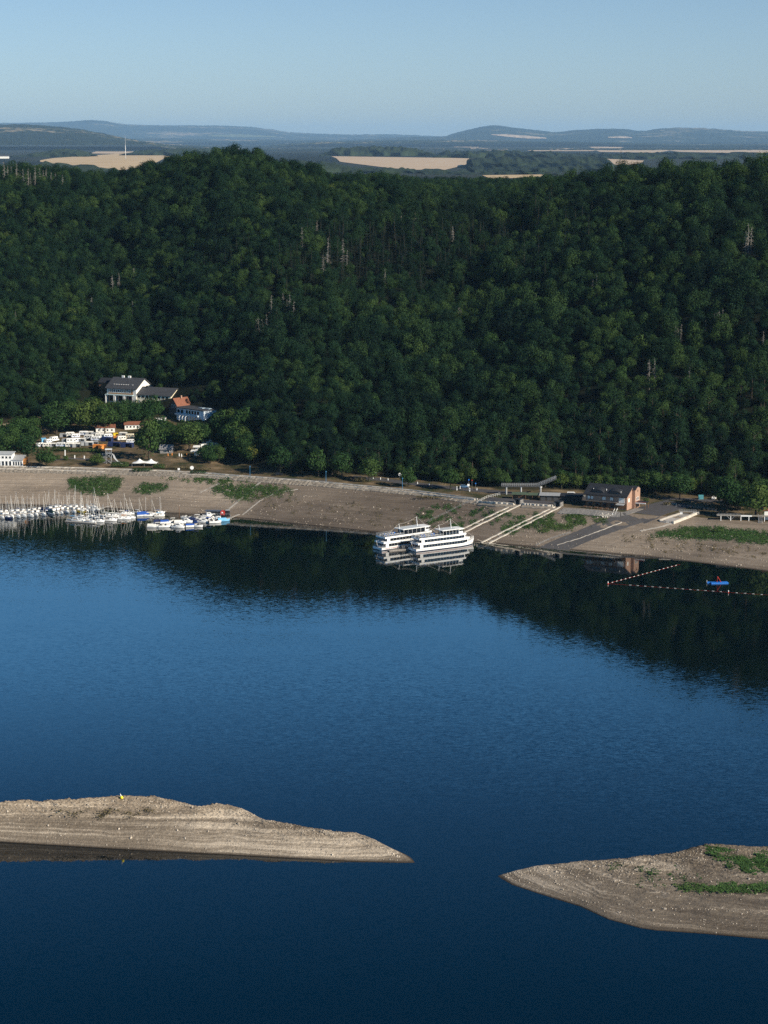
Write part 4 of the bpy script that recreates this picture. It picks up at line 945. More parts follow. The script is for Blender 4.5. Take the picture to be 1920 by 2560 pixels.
# the white hotel
p = gp(268, 1006); t = thing('hotel', 'large white hotel with dark slate roofs and a lower right wing', 'hotel', p, R(-24))
gable_body(19.5, 18, 8.6, 5.0).build('wall', WHITEW, t)
rf = gable_roof(19.5, 18, 8.6, 5.0, 0.9).build('roof', SLATE, t)
for i in range(8):
    x = 3.6 + i * 1.55 + (1.4 if i == 7 else 0); y = 2.6; z = 8.6 + 5.0 * y / 9 + 0.42
    MB().box((x, y, z), (0.7, 1.3, 0.12)).build('skylight', WHITE, rf)
for x in (5.4, 6.3, 9.6, 10.6): MB().box((x, 8.8, 14.2), (0.7, 0.7, 1.4)).build('chimney', WHITE, rf)
MB().box((9.2, -0.04, 6.5), (16.4, 0.12, 3.0)).build('timber_band', mat('ochre_timber', (0.36, 0.20, 0.10), 0.8, 0.2, 1), t)
for i in range(12): win(t, 1.5 + i * 1.27, 6.9, 0.62, 1.7, -0.1, fr=0.2)
MB().box((8.8, -1.0, 4.7), (18.4, 2.0, 0.35)).build('balcony', mat('balcony_slab', (0.40, 0.52, 0.54), 0.7, 0.05), t)
for x in (0.2, 5.6, 6.4, 12.0, 12.9): MB().box((x, -1.8, 2.1), (0.45, 0.45, 4.9)).build('column', WHITE, t)
for x in (3.0, 9.3, 15.0): win(t, x, 2.5, 4.6 if x < 12 else 3.4, 3.2, 0.0, frame=CONCG)
win(t, 9.0, 11.0, 0.5, 0.6, 19.5, 'x')
gable_body(22.5, 13.5, 5.4, 3.6, 19.51, 0.6).build('wing_wall', CREAM, t)
rw = gable_roof(22.2, 13.5, 5.4, 3.6, 0.55, x0=20.1, y0=0.6).build('wing_roof', SLATE, t); MB().box((23.0, 6.6, 9.4), (0.9, 0.9, 1.2)).build('chimney', SLATED, rw)
for i in range(8): win(t, 21.0 + i * 2.65, 4.2, 1.5, 1.3, 0.6, frame=CREAM)
for i in range(8): win(t, 21.6 + i * 2.65, 1.2, 0.75, 1.6, 0.6)
for i in range(4): win(t, 4.2 + i * 2.0, 4.1, 0.55, 0.95, 42.01, 'x', fr=0.06)
p2 = gp(244, 1000)
t = thing('annex', 'low dark-roofed annex half hidden by trees at the left of the white hotel', 'building', (p2.x, p2.y + 8, p2.z), R(-20))
gable_body(9, 8, 9.5, 2).build('wall', WOOD, t); gable_roof(9, 8, 9.5, 2).build('roof', SLATED, t)
# the restaurant in shade and the red-tiled house behind it
p = gp(442, 1049); t = thing('restaurant', 'flat-roofed blue-white two-storey restaurant standing in shade below the hotel', 'restaurant', p, R(-43))
MB().prism([(0, 0), (22.5, 0), (22.5, 9.5), (0, 9.5)], -2, 6.6).build('wall', BLUEW, t)
r_ = MB().box((11.2, 4.5, 6.85), (24.0, 11.4, 0.4)).build('roof', SLATE, t)
MB().box((15, 5.5, 7.2), (3.2, 2.4, 0.3)).build('roof_light', mat('roof_light', (0.35, 0.45, 0.52), 0.3), r_); MB().box((19.5, 6, 7.2), (3.6, 2.2, 0.3)).build('roof_light', MATS['roof_light'], r_)
for i in range(5): win(t, 8.6 + i * 2.3, 4.9, 1.7, 1.9, 0, fr=0.22)
for i in range(2): win(t, 1.6 + i * 3.0, 4.9, 2.2, 1.8, 0, frame=BLUEW)
MB().box((9.5, -0.8, 3.35), (19, 1.5, 0.8)).build('balcony', mat('balcony_panel', (0.5, 0.57, 0.62), 0.8, 0.05), t)
for i in range(6): win(t, 9.0 + i * 2.2, 1.2, 1.0, 1.9, 0)
for i in range(3):
    x = 5.6 + i * 2.5; MB().tube([(x, -3.2, 0), (x, -3.2, 2.0), (x, -2.6, 2.8), (x, -0.9, 2.85)], 0.16, 6).build('pergola_arch', WHITE, t)
q = p + Vector((0.05, 0.2, 0)); t = thing('house', 'steep red-tiled gabled house rising behind the flat-roofed restaurant', 'house', (p.x - 2.2, p.y + 7.5, p.z), R(47))
# its gable looks down to the lake on the left
hb = MB(); hb.xprism([(-4.6, -2), (4.6, -2), (4.6, 5.2), (0, 10.6), (-4.6, 5.2)], 0, 9.6); hb.build('wall', mat('dark_timber_wall', (0.10, 0.085, 0.08), 0.85, 0.2, 1), t)
s_ = 5.4 / 4.6
MB().xprism([(-5.5, 5.2 - .9 * s_), (0, 10.6), (5.5, 5.2 - .9 * s_), (5.5, 5.55 - .9 * s_), (0, 11.05), (-5.5, 5.55 - .9 * s_)][::-1], -0.8, 10.2).build('roof', TILE, t)
MB().xprism([(4.62, -2), (9.6, -2), (9.6, 4.5), (4.62, 7.0)], 4.5, 12.5).build('side_wing', MATS['dark_timber_wall'], t)
MB().xprism([(4.7, 7.1), (10.2, 4.4), (10.2, 4.75), (4.7, 7.45)], 4.2, 13).build('wing_roof', TILE, t)
for y in (-1.2, 1.2):
    a = MB().box((-0.05, y, 6.6), (0.08, 1.1, 1.4)).build('window', GLASS, t); MB().box((-0.03, y, 6.6), (0.06, 1.5, 1.8)).build('frame', WHITE, a)
MB().box((5, -0.5, 11.4), (0.8, 0.8, 1.6)).build('chimney', BRICK, t)
p = gp(391, 1056); t = thing('garden_wall', 'low white building front left of the shaded restaurant', 'outbuilding', p, R(4))
MB().box((2.6, 0.8, 0.9), (5.6, 2.0, 3.2)).build('wall', WHITE, t); MB().box((2.6, 0.8, 2.58), (6.0, 2.4, 0.14)).build('roof', CONC, t)
# campsite houses
for (x, y, wpx, h, lb) in ((240, 1083, 47, 3.0, 'low white house with an orange roof at the back of the caravan park'), (312, 1075, 38, 2.8, 'second low white house with an orange roof, partly behind the trees left of the restaurant')):
    p = gp(x, y); L = wpx / ppm(p.y, p.z); t = thing('service_house', lb, 'house', p, R(8))
    gable_body(L, 6, h, 1.1).build('wall', WHITEW, t); gable_roof(L, 6, h, 1.1, .5).build('roof', TILE, t)
    for k in range(4): win(t, L * (k + .7) / 4.4, 1.6, 0.9, 1.0)
# pavilion at the left edge
p = gp(4, 1166); t = thing('pavilion', 'white two-storey lakeside pavilion with tall windows and an orange gable at the left edge', 'pavilion', p, R(-4))
MB().prism([(-6, 0), (5.6, 0), (5.6, 6), (-6, 6)], -1, 6.2).build('wall', WHITE, t)
MB().xprism([(-0.5, 6.25), (6.5, 6.85), (6.5, 7.05), (-0.5, 6.45)], -6.5, 6.1).build('roof', mat('zinc_roof', (0.42, 0.44, 0.45), 0.5, 0.1), t)
MB().prism([(5.62, 0.2), (11.2, 0.2), (11.2, 6.4), (5.62, 6.4)], -1, 3.2).build('hall_wall', WHITE, t)
MB().xprism([(-0.4, 3.2), (6.9, 5.0), (6.9, 5.2), (-0.4, 3.4)], 5.3, 11.5).build('hall_roof', GREYC, t)
for i in range(6): win(t, -4.9 + i * 1.9, 4.7, 1.05, 1.1)
for i in range(6): win(t, -4.9 + i * 1.9, 1.55, 1.1, 2.3)
for i in range(4): win(t, 6.4 + i * 1.3, 1.5, 0.8, 2.0, 0.2)
MB().prism([(11.25, 0.6), (12.6, 0.6), (12.6, 6.0), (11.25, 6.0)], -1, 3.9).build('gable_wall', ORANGE, t)
win(t, 3.0, 2.6, 0.8, 0.8, 12.6, 'x', frame=ORANGE)
# sail tent
p = gp(330, 1168); q_ = ppm(p.y, p.z); L = 62 / q_; t = thing('sail_tent', 'white double-peaked sail tent above the promenade', 'tent', p, R(-4))
nx, ny = 36, 12; rr = []
for i in range(nx + 1):
    x = L * i / nx; row = []
    for j in range(ny + 1):
        y = 6.0 * j / ny - 0.0; z = 1.6
        for cx_ in (L * 0.27, L * 0.74):
            d = math.hypot((x - cx_) / 2.6, (y - 3) / 2.2); z += 2.5 * math.exp(-d * 1.35)
        e = min(j, ny - j) / ny; z += 0.25 * (0.5 - e)
        row.append((x, y, z - 0.5 * math.sin(math.pi * i / nx * 2) ** 2 * (0.5 - e)))
    rr.append(row)
MB().loft(rr, caps=False).build('canopy', WHITE, t, smooth=True)
for cx_ in (L * .27, L * .74): MB().tube([(cx_, 3, 0), (cx_, 3, 4.0)], 0.1, 6).build('mast', STEEL, t)
for (x, y) in ((0, 0), (L, 0), (0, 6), (L, 6), (L / 2, 0), (L / 2, 6)): MB().tube([(x, y, -0.2), (x, y, 1.75)], 0.07, 5).build('post', STEEL, t)
# slide tower
p = gp(272, 1160); t = thing('slide_tower', 'steel water-slide tower with a flat roof and a grey chute running down to the right', 'slide', p, 0.1)
MB().box((0, 1.5, 7.6), (3.6, 3.6, 0.25)).build('roof', WHITE, t); MB().box((0, 1.5, 5.4), (3.2, 3.2, 0.2)).build('platform', STEEL, t)
for x in (-1.4, 1.4):
    for y in (0.1, 2.9): MB().tube([(x, y, -0.5), (x, y, 7.5)], 0.13, 6).build('post', STEEL, t)
b_ = MB()
for z0, z1 in ((0, 2.7), (2.7, 5.4)):
    for y in (0.1, 2.9): b_.tube([(-1.4, y, z0), (1.4, y, z1)], 0.07, 4); b_.tube([(1.4, y, z0), (-1.4, y, z1)], 0.07, 4)
b_.build('bracing', STEEL, t); rail(MB(), [(-1.5, -0.05, 5.5), (1.5, -0.05, 5.5)], 1.1, 0.8, 0.05).build('railing', STEEL, t)
st_ = MB()
for i in range(12): st_.box((-2.6 + 0.0 * i, 2.6 - i * 0.1, 0.3 + i * 0.44), (1.6, 0.6, 0.12))
st_.tube([(-3.3, 2.6, 0.3), (-3.3, 1.4, 5.4)], 0.1, 4); st_.build('stair', STEEL, t)
ch = MB(); path = [(1.6, 0.5, 5.4), (2.6, 0.2, 4.6), (3.0, -0.3, 3.4), (3.8, -0.8, 2.3), (5.0, -1.4, 1.3), (6.4, -2.0, 0.5), (7.4, -2.4, 0.15)]
rr = []
for i, q2 in enumerate(path):
    a = Vector(path[min(i + 1, 6)]) - Vector(path[max(i - 1, 0)]); s2 = Vector((-a.y, a.x, 0)).normalized()
    rr.append([tuple(Vector(q2) + s2 * (0.75 * math.cos(k)) + Vector((0, 0, -0.6 * math.sin(k)))) for k in np.linspace(0, math.pi, 7)])
ch.loft(rr, caps=False).build('chute', GREYC, t, smooth=True)
# kiosk, beer-garden roofs and parasols under the trees
p = gp(400, 1134); t = thing('kiosk', 'small grey-roofed hut under the trees right of the sail tent', 'hut', p, R(-8))
gable_body(6.5, 5, 2.4, 1.8).build('wall', CONCG, t); gable_roof(6.5, 5, 2.4, 1.8, .5).build('roof', mat('grey_roof', (0.2, 0.2, 0.21), 0.8, 0.2), t)
win(t, 4.5, 1.3, 1.2, 1.0)
def parasol(x, y, m, h, w, lb, closed=False):
    p = gp(x, y); t = thing('parasol', lb, 'parasol', p, 0, 'parasols of the garden under the trees'); MB().tube([(0, 0, -0.2), (0, 0, h)], 0.04, 5).build('pole', STEEL, t)
    if closed: MB().lathe([(0.12, h * 0.35), (0.3, h * 0.5), (0.2, h * 0.85), (0.05, h)], 8).build('canopy', m, t)
    else: MB().lathe([(w / 2, h * 0.78), (w / 4, h * 0.93), (0.03, h)], 8).build('canopy', m, t)
for x, y, lb in ((420, 1145, 'leftmost closed orange parasol right of the grey-roofed hut'), (430, 1144, 'second closed orange parasol right of the grey-roofed hut'), (467, 1146, 'closed orange parasol left of the white garden roofs'), (475, 1147, 'closed orange parasol touching the white garden roofs')):
    parasol(x, y, ORC, 2.6, 1, lb, True)
for x, y, lb in ((448, 1146, 'closed white parasol in the middle of the parasol row'), (454, 1148, 'closed white parasol right beside another white one')): parasol(x, y, WHITE, 2.8, 1, lb, True)
for x, y, w_, lb in ((476, 1141, 26, 'lower white awning roof in the garden below the round tree'), (482, 1130, 18, 'upper white awning roof in the garden below the round tree')):
    p = gp(x, y); L = w_ / ppm(p.y, p.z); t = thing('awning', lb, 'awning', p, R(-5)); MB().xprism([(0, 2.3), (3, 3.0), (3, 3.1), (0, 2.4)], 0, L).build('canopy', WHITE, t)
    for a_ in (0.15, L - .15):
        MB().tube([(a_, 0.1, -0.3), (a_, 0.1, 2.35)], 0.06, 5).build('post', STEEL, t); MB().tube([(a_, 2.9, -0.3), (a_, 2.9, 3.0)], 0.06, 5).build('post', STEEL, t)
    MB().box((L * .6, 1.6, 1.0), (L * .5, 1.2, 2.2)).build('counter', WHITE, t)
# hedges and shrubs
def hedge(x, y, wpx, h, d, m, lb, rz=0.0, seed=0):
    p = gp(x, y); L = wpx / ppm(p.y, p.z); r = random.Random(seed); mb = MB()
    for i in range(int(L * h * 26 + 60)):
        u = r.uniform(-.5, .5); a = r.uniform(0, 6.28); q = Vector((u * L, math.cos(a) * d / 2 * r.uniform(.7, 1.1), h * (0.5 + 0.5 * math.sin(a) * r.uniform(.7, 1.05)) * (1 - .25 * abs(u) ** 2 * 4 * .5) + 0.05))
        leaf(mb, q, (Vector((u, math.cos(a), math.sin(a))) + rnd_dir(r) * .6).normalized(), 0.28, r)
    t = thing('hedge', lb, 'hedge', p, rz); mb.build('foliage', m, t); n_ = max(2, int(L / 2.5))
    for i in range(n_): u = L * ((i + .5) / n_ - .5); MB().tube([(u, 0, -0.2), (u, 0, h * .6)], 0.06, 4).build('stem', M_BARK, t)
hedge(356, 1180, 50, 2.0, 3.0, M_LEAFY, 'green hedge in front of the white sail tent', -.05, 1)
hedge(448, 1173, 62, 1.9, 4.0, M_DRY, 'brown dry hedge right of the sail tent', -.06, 2)
hedge(505, 1177, 44, 1.6, 3.0, M_DRY, 'brown hedge behind the round white sign', -.06, 3)
hedge(495, 1184, 40, 1.5, 2.5, M_LEAFY, 'low green hedge below the round white sign', -.06, 4)
hedge(150, 1128, 46, 2.4, 4, M_LEAFY, 'dark hedge below the left caravans', -.0, 5)
hedge(215, 1130, 80, 2.0, 4, M_LEAFY, 'long green hedge between the caravans and the dry lawn', -.03, 6)
hedge(143, 1149, 15, 2.4, 3, M_LEAFY, 'round bush on the dry lawn, the left one of two', 0, 7)
hedge(164, 1150, 13, 2.2, 2.6, M_LEAFY, 'round bush on the dry lawn, the right one of two', 0, 8)
hedge(300, 1168, 44, 3.0, 3.5, M_LEAFY, 'bushes at the foot of the slide tower', 0, 9)
hedge(398, 1172, 30, 2.6, 3.0, M_LEAFY, 'green bush right of the sail tent', 0, 10)
hedge(900, 1205, 26, 2.6, 3, M_DRY, 'grey-green shrub where the road leaves the trees', 0, 12)
hedge(1795, 1330, 26, 1.6, 2.4, M_LEAFY, 'dark round bush on the green patch below the pier', 0, 13)
hedge(1615, 1258, 14, 2.4, 2.4, M_LEAFY, 'bush at the right corner of the brick boathouse porch', 0, 14)
hedge(1668, 1263, 18, 1.4, 2.0, M_DRY, 'flowering shrub in the bed at the top of the boat ramp', 0, 15)
hedge(1100, 1246, 120, 0.9, 3, M_DRY, 'low dry scrub along the road verge left of the white ramp railing', -.2, 16)
# the brick boathouse
p = gp(1464, 1265); t = thing('boathouse', 'brick boathouse with a dark slate roof, arched dormers and a sunlit pink gable', 'boathouse', p, R(-27.7))
L, D = 20.6, 11.0
prof = [(0, -2), (D, -2), (D, 5.2), (6.6, 9.6), (0, 6.0)]
MB().xprism(prof, 0, L).build('wall', BRICK, t)
MB().box((L / 2, -0.05, 1.3), (L - 0.1, 0.12, 2.6)).build('ground_floor_cladding', WOOD, t)
rf = MB().xprism([(-1.0, 5.5), (6.6, 9.66), (D + .7, 4.65), (D + .7, 5.0), (6.6, 10.05), (-1.0, 5.85)][::-1], -0.9, L + 0.45).build('roof', SLATED, t)
for x in (5.6, 14.2):            # eyebrow dormers
    rr = []
    for y, sc_ in ((0.5, 1.0), (3.2, 0.62), (5.2, 0.12)):
        zb = 5.9 + 0.545 * (y + .3); rr.append([(x + 3.4 * math.cos(a), y, zb - 0.25 + 2.1 * sc_ * math.sin(a)) for a in np.linspace(0, math.pi, 11)])
    d_ = MB().loft(rr).build('dormer', SLATED, rf); MB().prism([(x - 1.9, 0.40), (x + 1.9, 0.40), (x + 1.9, 0.46), (x - 1.9, 0.46)], 6.35, 7.3).build('window', GLASS, d_)
for i in range(3): MB().xprism([(4.6, 8.75), (6.0, 9.52), (6.0, 9.66), (4.6, 8.9)][::-1], 13.2 + i * 1.5, 14.1 + i * 1.5).build('roof_light', mat('roof_glass', (0.22, 0.28, 0.36), 0.2, 0), rf)
for x, w_ in ((1.6, 1.3), (3.2, 1.3), (9.2, 1.6), (13.0, 1.6)): win(t, x, 4.3, w_, 1.4, glass=WHITEW, frame=WOOD)
win(t, 18.0, 4.0, 2.6, 2.1, glass=WHITEW, frame=WHITE, fr=0.1)
MB().box((7.4, -1.1, 2.9), (17.0, 2.2, 0.22)).build('balcony', mat('balcony_wood', (0.10, 0.085, 0.075), 0.8, 0.2), t); rail(MB(), [(-1, -2.15, 3.0), (15.8, -2.15, 3.0)], 0.9, 1.2, 0.05, 3).build('balcony_railing', DSTEEL, t)
for x in (2.4, 6, 9.5, 13.5): win(t, x, 1.3, 2.0, 1.7, -0.12, frame=WOOD)
MB().xprism([(-2.4, 2.0), (0, 2.5), (0, 2.6), (-2.4, 2.1)], 15.8, 19.8).build('porch_roof', GREYC, t)
win(t, 2.4, 3.9, 1.3, 1.5, L, 'x', glass=WHITEW, frame=WHITE)
MB().prism([(L + .02, 6.2), (L + 1.6, 6.2), (L + 1.6, 12.6), (L + .02, 12.6)], -2, 8.2).build('stair_tower', BRICK, t)
pr = [(L + 1.6, 8.2 + 0 * i) for i in range(2)]
MB().xprism([(6.1 + 6.6 * i / 10, 8.2 + 1.5 * math.sin(math.pi * i / 10)) for i in range(11)], L - 2, L + 1.75).build('tower_roof', SLATED, t)
MB().xprism([(6.7 + 5.4 * i / 10, 8.15 + 1.15 * math.sin(math.pi * i / 10)) for i in range(11)], L + 1.5, L + 1.82).build('tower_gable', BRICK, t)
win(t, 9.4, 7.6, 0.6, 0.9, L + 1.62, 'x', frame=BRICK)
for y in (8.0, 9.3, 10.6): win(t, y, 3.9, 0.6, 1.3, L + 1.62, 'x')
MB().box((L + 4.2, 9.0, 2.55), (5.0, 4.6, 0.22)).build('side_porch_roof', SLATED, t); MB().box((L + 4.2, 6.62, 2.72), (5.1, 0.1, 0.14)).build('fascia', RED, t); MB().box((L + 4.2, 6.6, 2.2), (5.0, 0.3, 0.5)).build('side_porch_beam', WHITE, t)
for x, y in ((L + 6.4, 6.9), (L + 6.4, 11), (L + 2.2, 6.9)): MB().tube([(x, y, -1), (x, y, 2.4)], 0.12, 6).build('post', WOOD, t)
MB().box((L / 2 - 2, -0.0, 10.6), (0, 0, 0))
for x, y in ((3.0, 2.2), (9.4, 2.4), (17.0, 1.4)): MB().lathe([(0.14, 0), (0.14, .8), (0.24, .85), (0.0, 1.0)], 8, (x, y, 6.2 + .545 * y)).build('vent_pipe', WHITE, rf)
p0 = p
def loc_to_world(t_, v): return Matrix.Translation(Vector(t_.location)) @ Matrix.Rotation(t_.rotation_euler.z, 4, 'Z') @ Vector(v)
# its terrace wall, tables, stairs
for i in range(6):
    v = loc_to_world(t, (1.5 + i * 2.7, -4.2 - 0.4 * (i % 2), 0)); v.z = h1(v.x, v.y)
    b = thing('picnic_table', ['leftmost', 'second', 'third', 'fourth', 'fifth', 'rightmost'][i] + ' brown picnic table on the boathouse terrace, counted from the left', 'picnic table', v, R(-27), 'picnic tables on the boathouse terrace')
    MB().box((0, 0, 0.75), (1.9, 0.8, 0.06)).build('table_top', WOOD, b)
    for s in (-1, 1): MB().box((0, s * .75, .45), (1.9, .3, .05)).build('bench', TILE if i in (2, 3) else WOOD, b)
    for s in (-1, 1): MB().box((s * .7, 0, .36), (.08, 1.5, .72), top=(1, .5)).build('leg', DSTEEL, b)
tag(strip('terrace_wall', [(1400, 1279), (1440, 1280), (1480, 1283), (1520, 1287), (1548, 1288)], 5.0, COBB, 0.3, 0.8, n=10, jitter=0.05), 'grey cobbled retaining wall sloping down in front of the brick boathouse', 'wall')
tag(strip('terrace_wall', [(1552, 1287), (1575, 1281), (1600, 1272)], 4.0, COBB, 0.2, 0.8, n=6), 'grey cobbled slope between the boathouse gable and the boat ramp', 'wall')
a, b = gp(1541, 1273), gp(1534, 1291); hr = MB(); rail(hr, [a + Vector((-.6, 0, 0)), b + Vector((-.6, 0, 0))], .95, 1.2, .05); rail(hr, [a + Vector((.6, 0, 0)), b + Vector((.6, 0, 0))], .95, 1.2, .05)
tag(hr.build('handrail', WHITE), 'white handrails of the short stair below the boathouse terrace', 'handrail')
r = random.Random(4); mb = MB(); c0 = gp(1512, 1291)
for i in range(90):
    q2 = c0 + Vector((r.gauss(0, 1.6), r.gauss(0, 1.2), 0)); q2.z = h1(q2.x, q2.y) + 0.35; s = r.uniform(.15, .42); mb.box(q2, (s * 1.3, s, s), r.uniform(0, 3), (r.uniform(.5, .9), r.uniform(.5, .9)))
tag(mb.build('rubble', KERB), 'heap of white rubble below the boathouse terrace', 'rubble', kind='stuff')

# ------------------------------------------------------------------ slipways, walls and decks on the right bank
def local_root(name, label, cat, base, group=None):
    return thing(name, label, cat, base, 0.0, group), Vector(base)
def ribbon(mb, P, w, lift, th, base):
    rings = []
    for i, p in enumerate(P):
        d = P[min(i + 1, len(P) - 1)] - P[max(i - 1, 0)]; d.z = 0; d.normalize(); nn = Vector((-d.y, d.x, 0)) * (w / 2)
        a, b = p - nn - base, p + nn - base
        rings.append([(a.x, a.y, a.z + lift - th), (a.x, a.y, a.z + lift), (b.x, b.y, b.z + lift), (b.x, b.y, b.z + lift - th)])
    mb.loft(rings, close=True)
def slipway(l0, l1, r0, r1, label):
    A = [gp(l0[0] + (l1[0] - l0[0]) * i / 24, l0[1] + (l1[1] - l0[1]) * i / 24) for i in range(25)]
    B = [gp(r0[0] + (r1[0] - r0[0]) * i / 24, r0[1] + (r1[1] - r0[1]) * i / 24) for i in range(25)]
    t, base = local_root('slipway', label, 'slipway', A[0])
    for P in (A, B): mb = MB(); ribbon(mb, P, 0.85, 0.32, 0.9, base); mb.build('rail_beam', KERB, t)
    for i in range(1, 24, 3):
        mb = MB(); ribbon(mb, [A[i].lerp(B[i], .12), A[i].lerp(B[i], .88)], 0.4, 0.22, 0.5, base); mb.build('tie', KERB, t)
slipway((1286.6, 1261), (1100, 1351), (1303, 1261.5), (1120, 1352), 'left one of the two pale concrete rail slipways, ending behind the ships')
slipway((1387, 1267.5), (1202, 1358), (1400, 1268.5), (1221, 1360), 'right one of the two pale concrete rail slipways, reaching the water at the bow')
for fl, lb in (([(1197, 1258), (1240, 1261), (1284, 1264)], 'pale-topped wall left of the left slipway head'), ([(1305, 1263.5), (1340, 1266), (1382, 1268.5)], 'pale-topped wall between the two slipway heads')):
    tag(strip('slip_wall', [(x, y + 3) for x, y in fl], 2.4, RIP, 0.4, 0.8, n=6, jitter=.05), lb.replace('pale-topped', 'rough stone') , 'wall')
    tag(strip('kerb_wall', fl, 0.7, KERB, 0.1, 1.2, up=0.9), lb, 'wall')
tag(strip('forecourt', [(1205, 1252), (1245, 1254), (1288, 1257), (1345, 1261), (1384, 1263)], 9.0, ASPH, 0.5, 0.9, n=5, side=2), kind='structure')
for x, y, lb in ((1295, 1260.5, 'dark winch house at the head of the left slipway'), (1395, 1267, 'dark winch house at the head of the right slipway')):
    p = gp(x, y); t = thing('winch_house', lb, 'winch house', p, -.5)
    b = MB()
    for s in (-1, 1): b.box((s * 1.35, 0.8, 0.9), (.5, 3.4, 2.8))
    b.box((0, 2.3, .9), (2.2, .4, 2.8)); b.build('wall', COBB, t); MB().box((0, 0.9, 2.4), (3.6, 3.8, .22)).build('roof', SLATED, t); MB().box((0, 1.2, .5), (1.2, 1.2, 1.2), top=(.6, .6)).build('winch', DSTEEL, t)
# passenger gangway bridge
p = gp(1302, 1236); Yb = p.y; zg = p.z
A = at_y(1253.7, 1215, Yb); B = at_y(1345, 1214.5, Yb); base = Vector((A[0], Yb, zg)); zd = A[2] - zg; Lb = B[0] - A[0]
t = thing('footbridge', 'raised steel footbridge on three white pillars with a ramp climbing to the right', 'footbridge', base)
MB().box((Lb / 2, 0, zd - .2), (Lb, 1.8, .3)).build('deck', DSTEEL, t)
for s in (-.85, .85): rail(MB(), [(0, s, zd), (Lb, s, zd)], 1.25, 1.0, .05, 3).build('railing', STEEL, t)
rp = MB(); up = Vector((Lb + 8.6, 0, zd + 3.6)); rp.add([(Lb, -.9, zd - .35), (Lb, .9, zd - .35), tuple(up + Vector((0, .9, -.35))), tuple(up + Vector((0, -.9, -.35))), (Lb, -.9, zd), (Lb, .9, zd), tuple(up + Vector((0, .9, 0))), tuple(up + Vector((0, -.9, 0)))],
    [(3, 2, 1, 0), (4, 5, 6, 7), (0, 1, 5, 4), (1, 2, 6, 5), (2, 3, 7, 6), (3, 0, 4, 7)]); rp.build('ramp', DSTEEL, t)
for s in (-.85, .85): rail(MB(), [(Lb, s, zd), (up.x, s, up.z)], 1.4, .8, .055, 3).build('ramp_railing', STEEL, t)
for px_ in (1266, 1302.6, 1351.6):
    x = (px_ - 1253.7) / ppm(Yb, zg); MB().lathe([(.38, -1.0), (.38, zd - .75), (.75, zd - .5), (.75, zd - .36)], 12, (x, 0, 0)).build('pillar', WHITE, t, smooth=True)
p = gp(1281, 1249); t = thing('workshop', 'low open shed with flat green roofs under the footbridge', 'shed', p, R(-6))
MB().box((6, 3.4, 1.2), (12, .25, 2.8)).build('wall', WOOD, t); MB().xprism([(-.6, 2.5), (4, 2.9), (4, 3.1), (-.6, 2.7)], -.4, 6.6).build('roof', GREENR, t); MB().xprism([(0, 2.2), (4.4, 2.6), (4.4, 2.8), (0, 2.4)], 6.65, 12.8).build('roof', GREENR, t)
for x in (0, 3, 6.2, 9.4, 12.4): MB().tube([(x, .2, -.3), (x, .2, 2.4)], .1, 6).build('post', WOOD, t)
p = gp(1349, 1253); t = thing('shed_and_shade', 'low shed between footbridge and brick boathouse, dark right half added to stand for shade', 'shed', p, R(-9))  # right half is added: a dark block where only shade lies
MB().prism([(0, 1), (20, 1), (20, 6), (0, 6)], -1, 2.5).build('wall', mat('plank_and_shade', (0.035, 0.033, 0.032), .85, .2), t); MB().xprism([(0.2, 2.55), (6.4, 3.0), (6.4, 3.2), (0.2, 2.75)], -.4, 9.5).build('roof', GREYC, t); MB().xprism([(0.2, 2.55), (6.4, 3.0), (6.4, 3.2), (0.2, 2.75)], 9.55, 20.5).build('roof', SLATED, t)  # near-black right half of the wall and its dark roof stand in for shade
for x in (1.5, 4.5, 7.5): MB().box((x, .96, 1.1), (2.0, .06, 2.0)).build('door', DSTEEL, t)
def railing(px, label, h=1.05, m=STEEL, n=1, r_=.05, sp=1.4, bars=2):
    P = [gp(*q) for q in pline(px, n)]; t, base = local_root('railing', label, 'railing', P[0])
    a = MB(); P = [q - base for q in P]
    for i in range(len(P)): a.tube([P[i] - Vector((0, 0, .2)), P[i] + Vector((0, 0, h))], r_, 5)
    a.build('post', m, t); b = MB()
    for k in range(bars): b.tube([q + Vector((0, 0, h * (k + 1) / bars)) for q in P], r_ * .9, 4)
    b.build('handrail', m, t)
railing([(1192, 1261), (1216, 1247), (1250, 1239)], 'white ramp railing left of the slipway heads', 1.3, WHITE, 6, .045)
railing([(1188, 1251), (1150, 1268), (1105, 1290), (1070, 1306)], 'thin cable railing down the bank to the ships', 1.0, STEEL, 4, .035)
railing([(1345, 1233), (1400, 1238), (1460, 1243)], 'grey road railing between the footbridge and the boathouse', 1.1, DSTEEL, 8, .05)
railing([(1690, 1268), (1720, 1270), (1760, 1274), (1790, 1279)], 'thin grey railing along the edge above the concrete basin', 1.1, STEEL, 3, .05)
railing([(1340, 1366), (1370, 1352), (1400, 1341), (1425, 1335)], 'low post-and-rail fence at the foot of the bank left of the boat ramp', .8, STEEL, 3, .05)
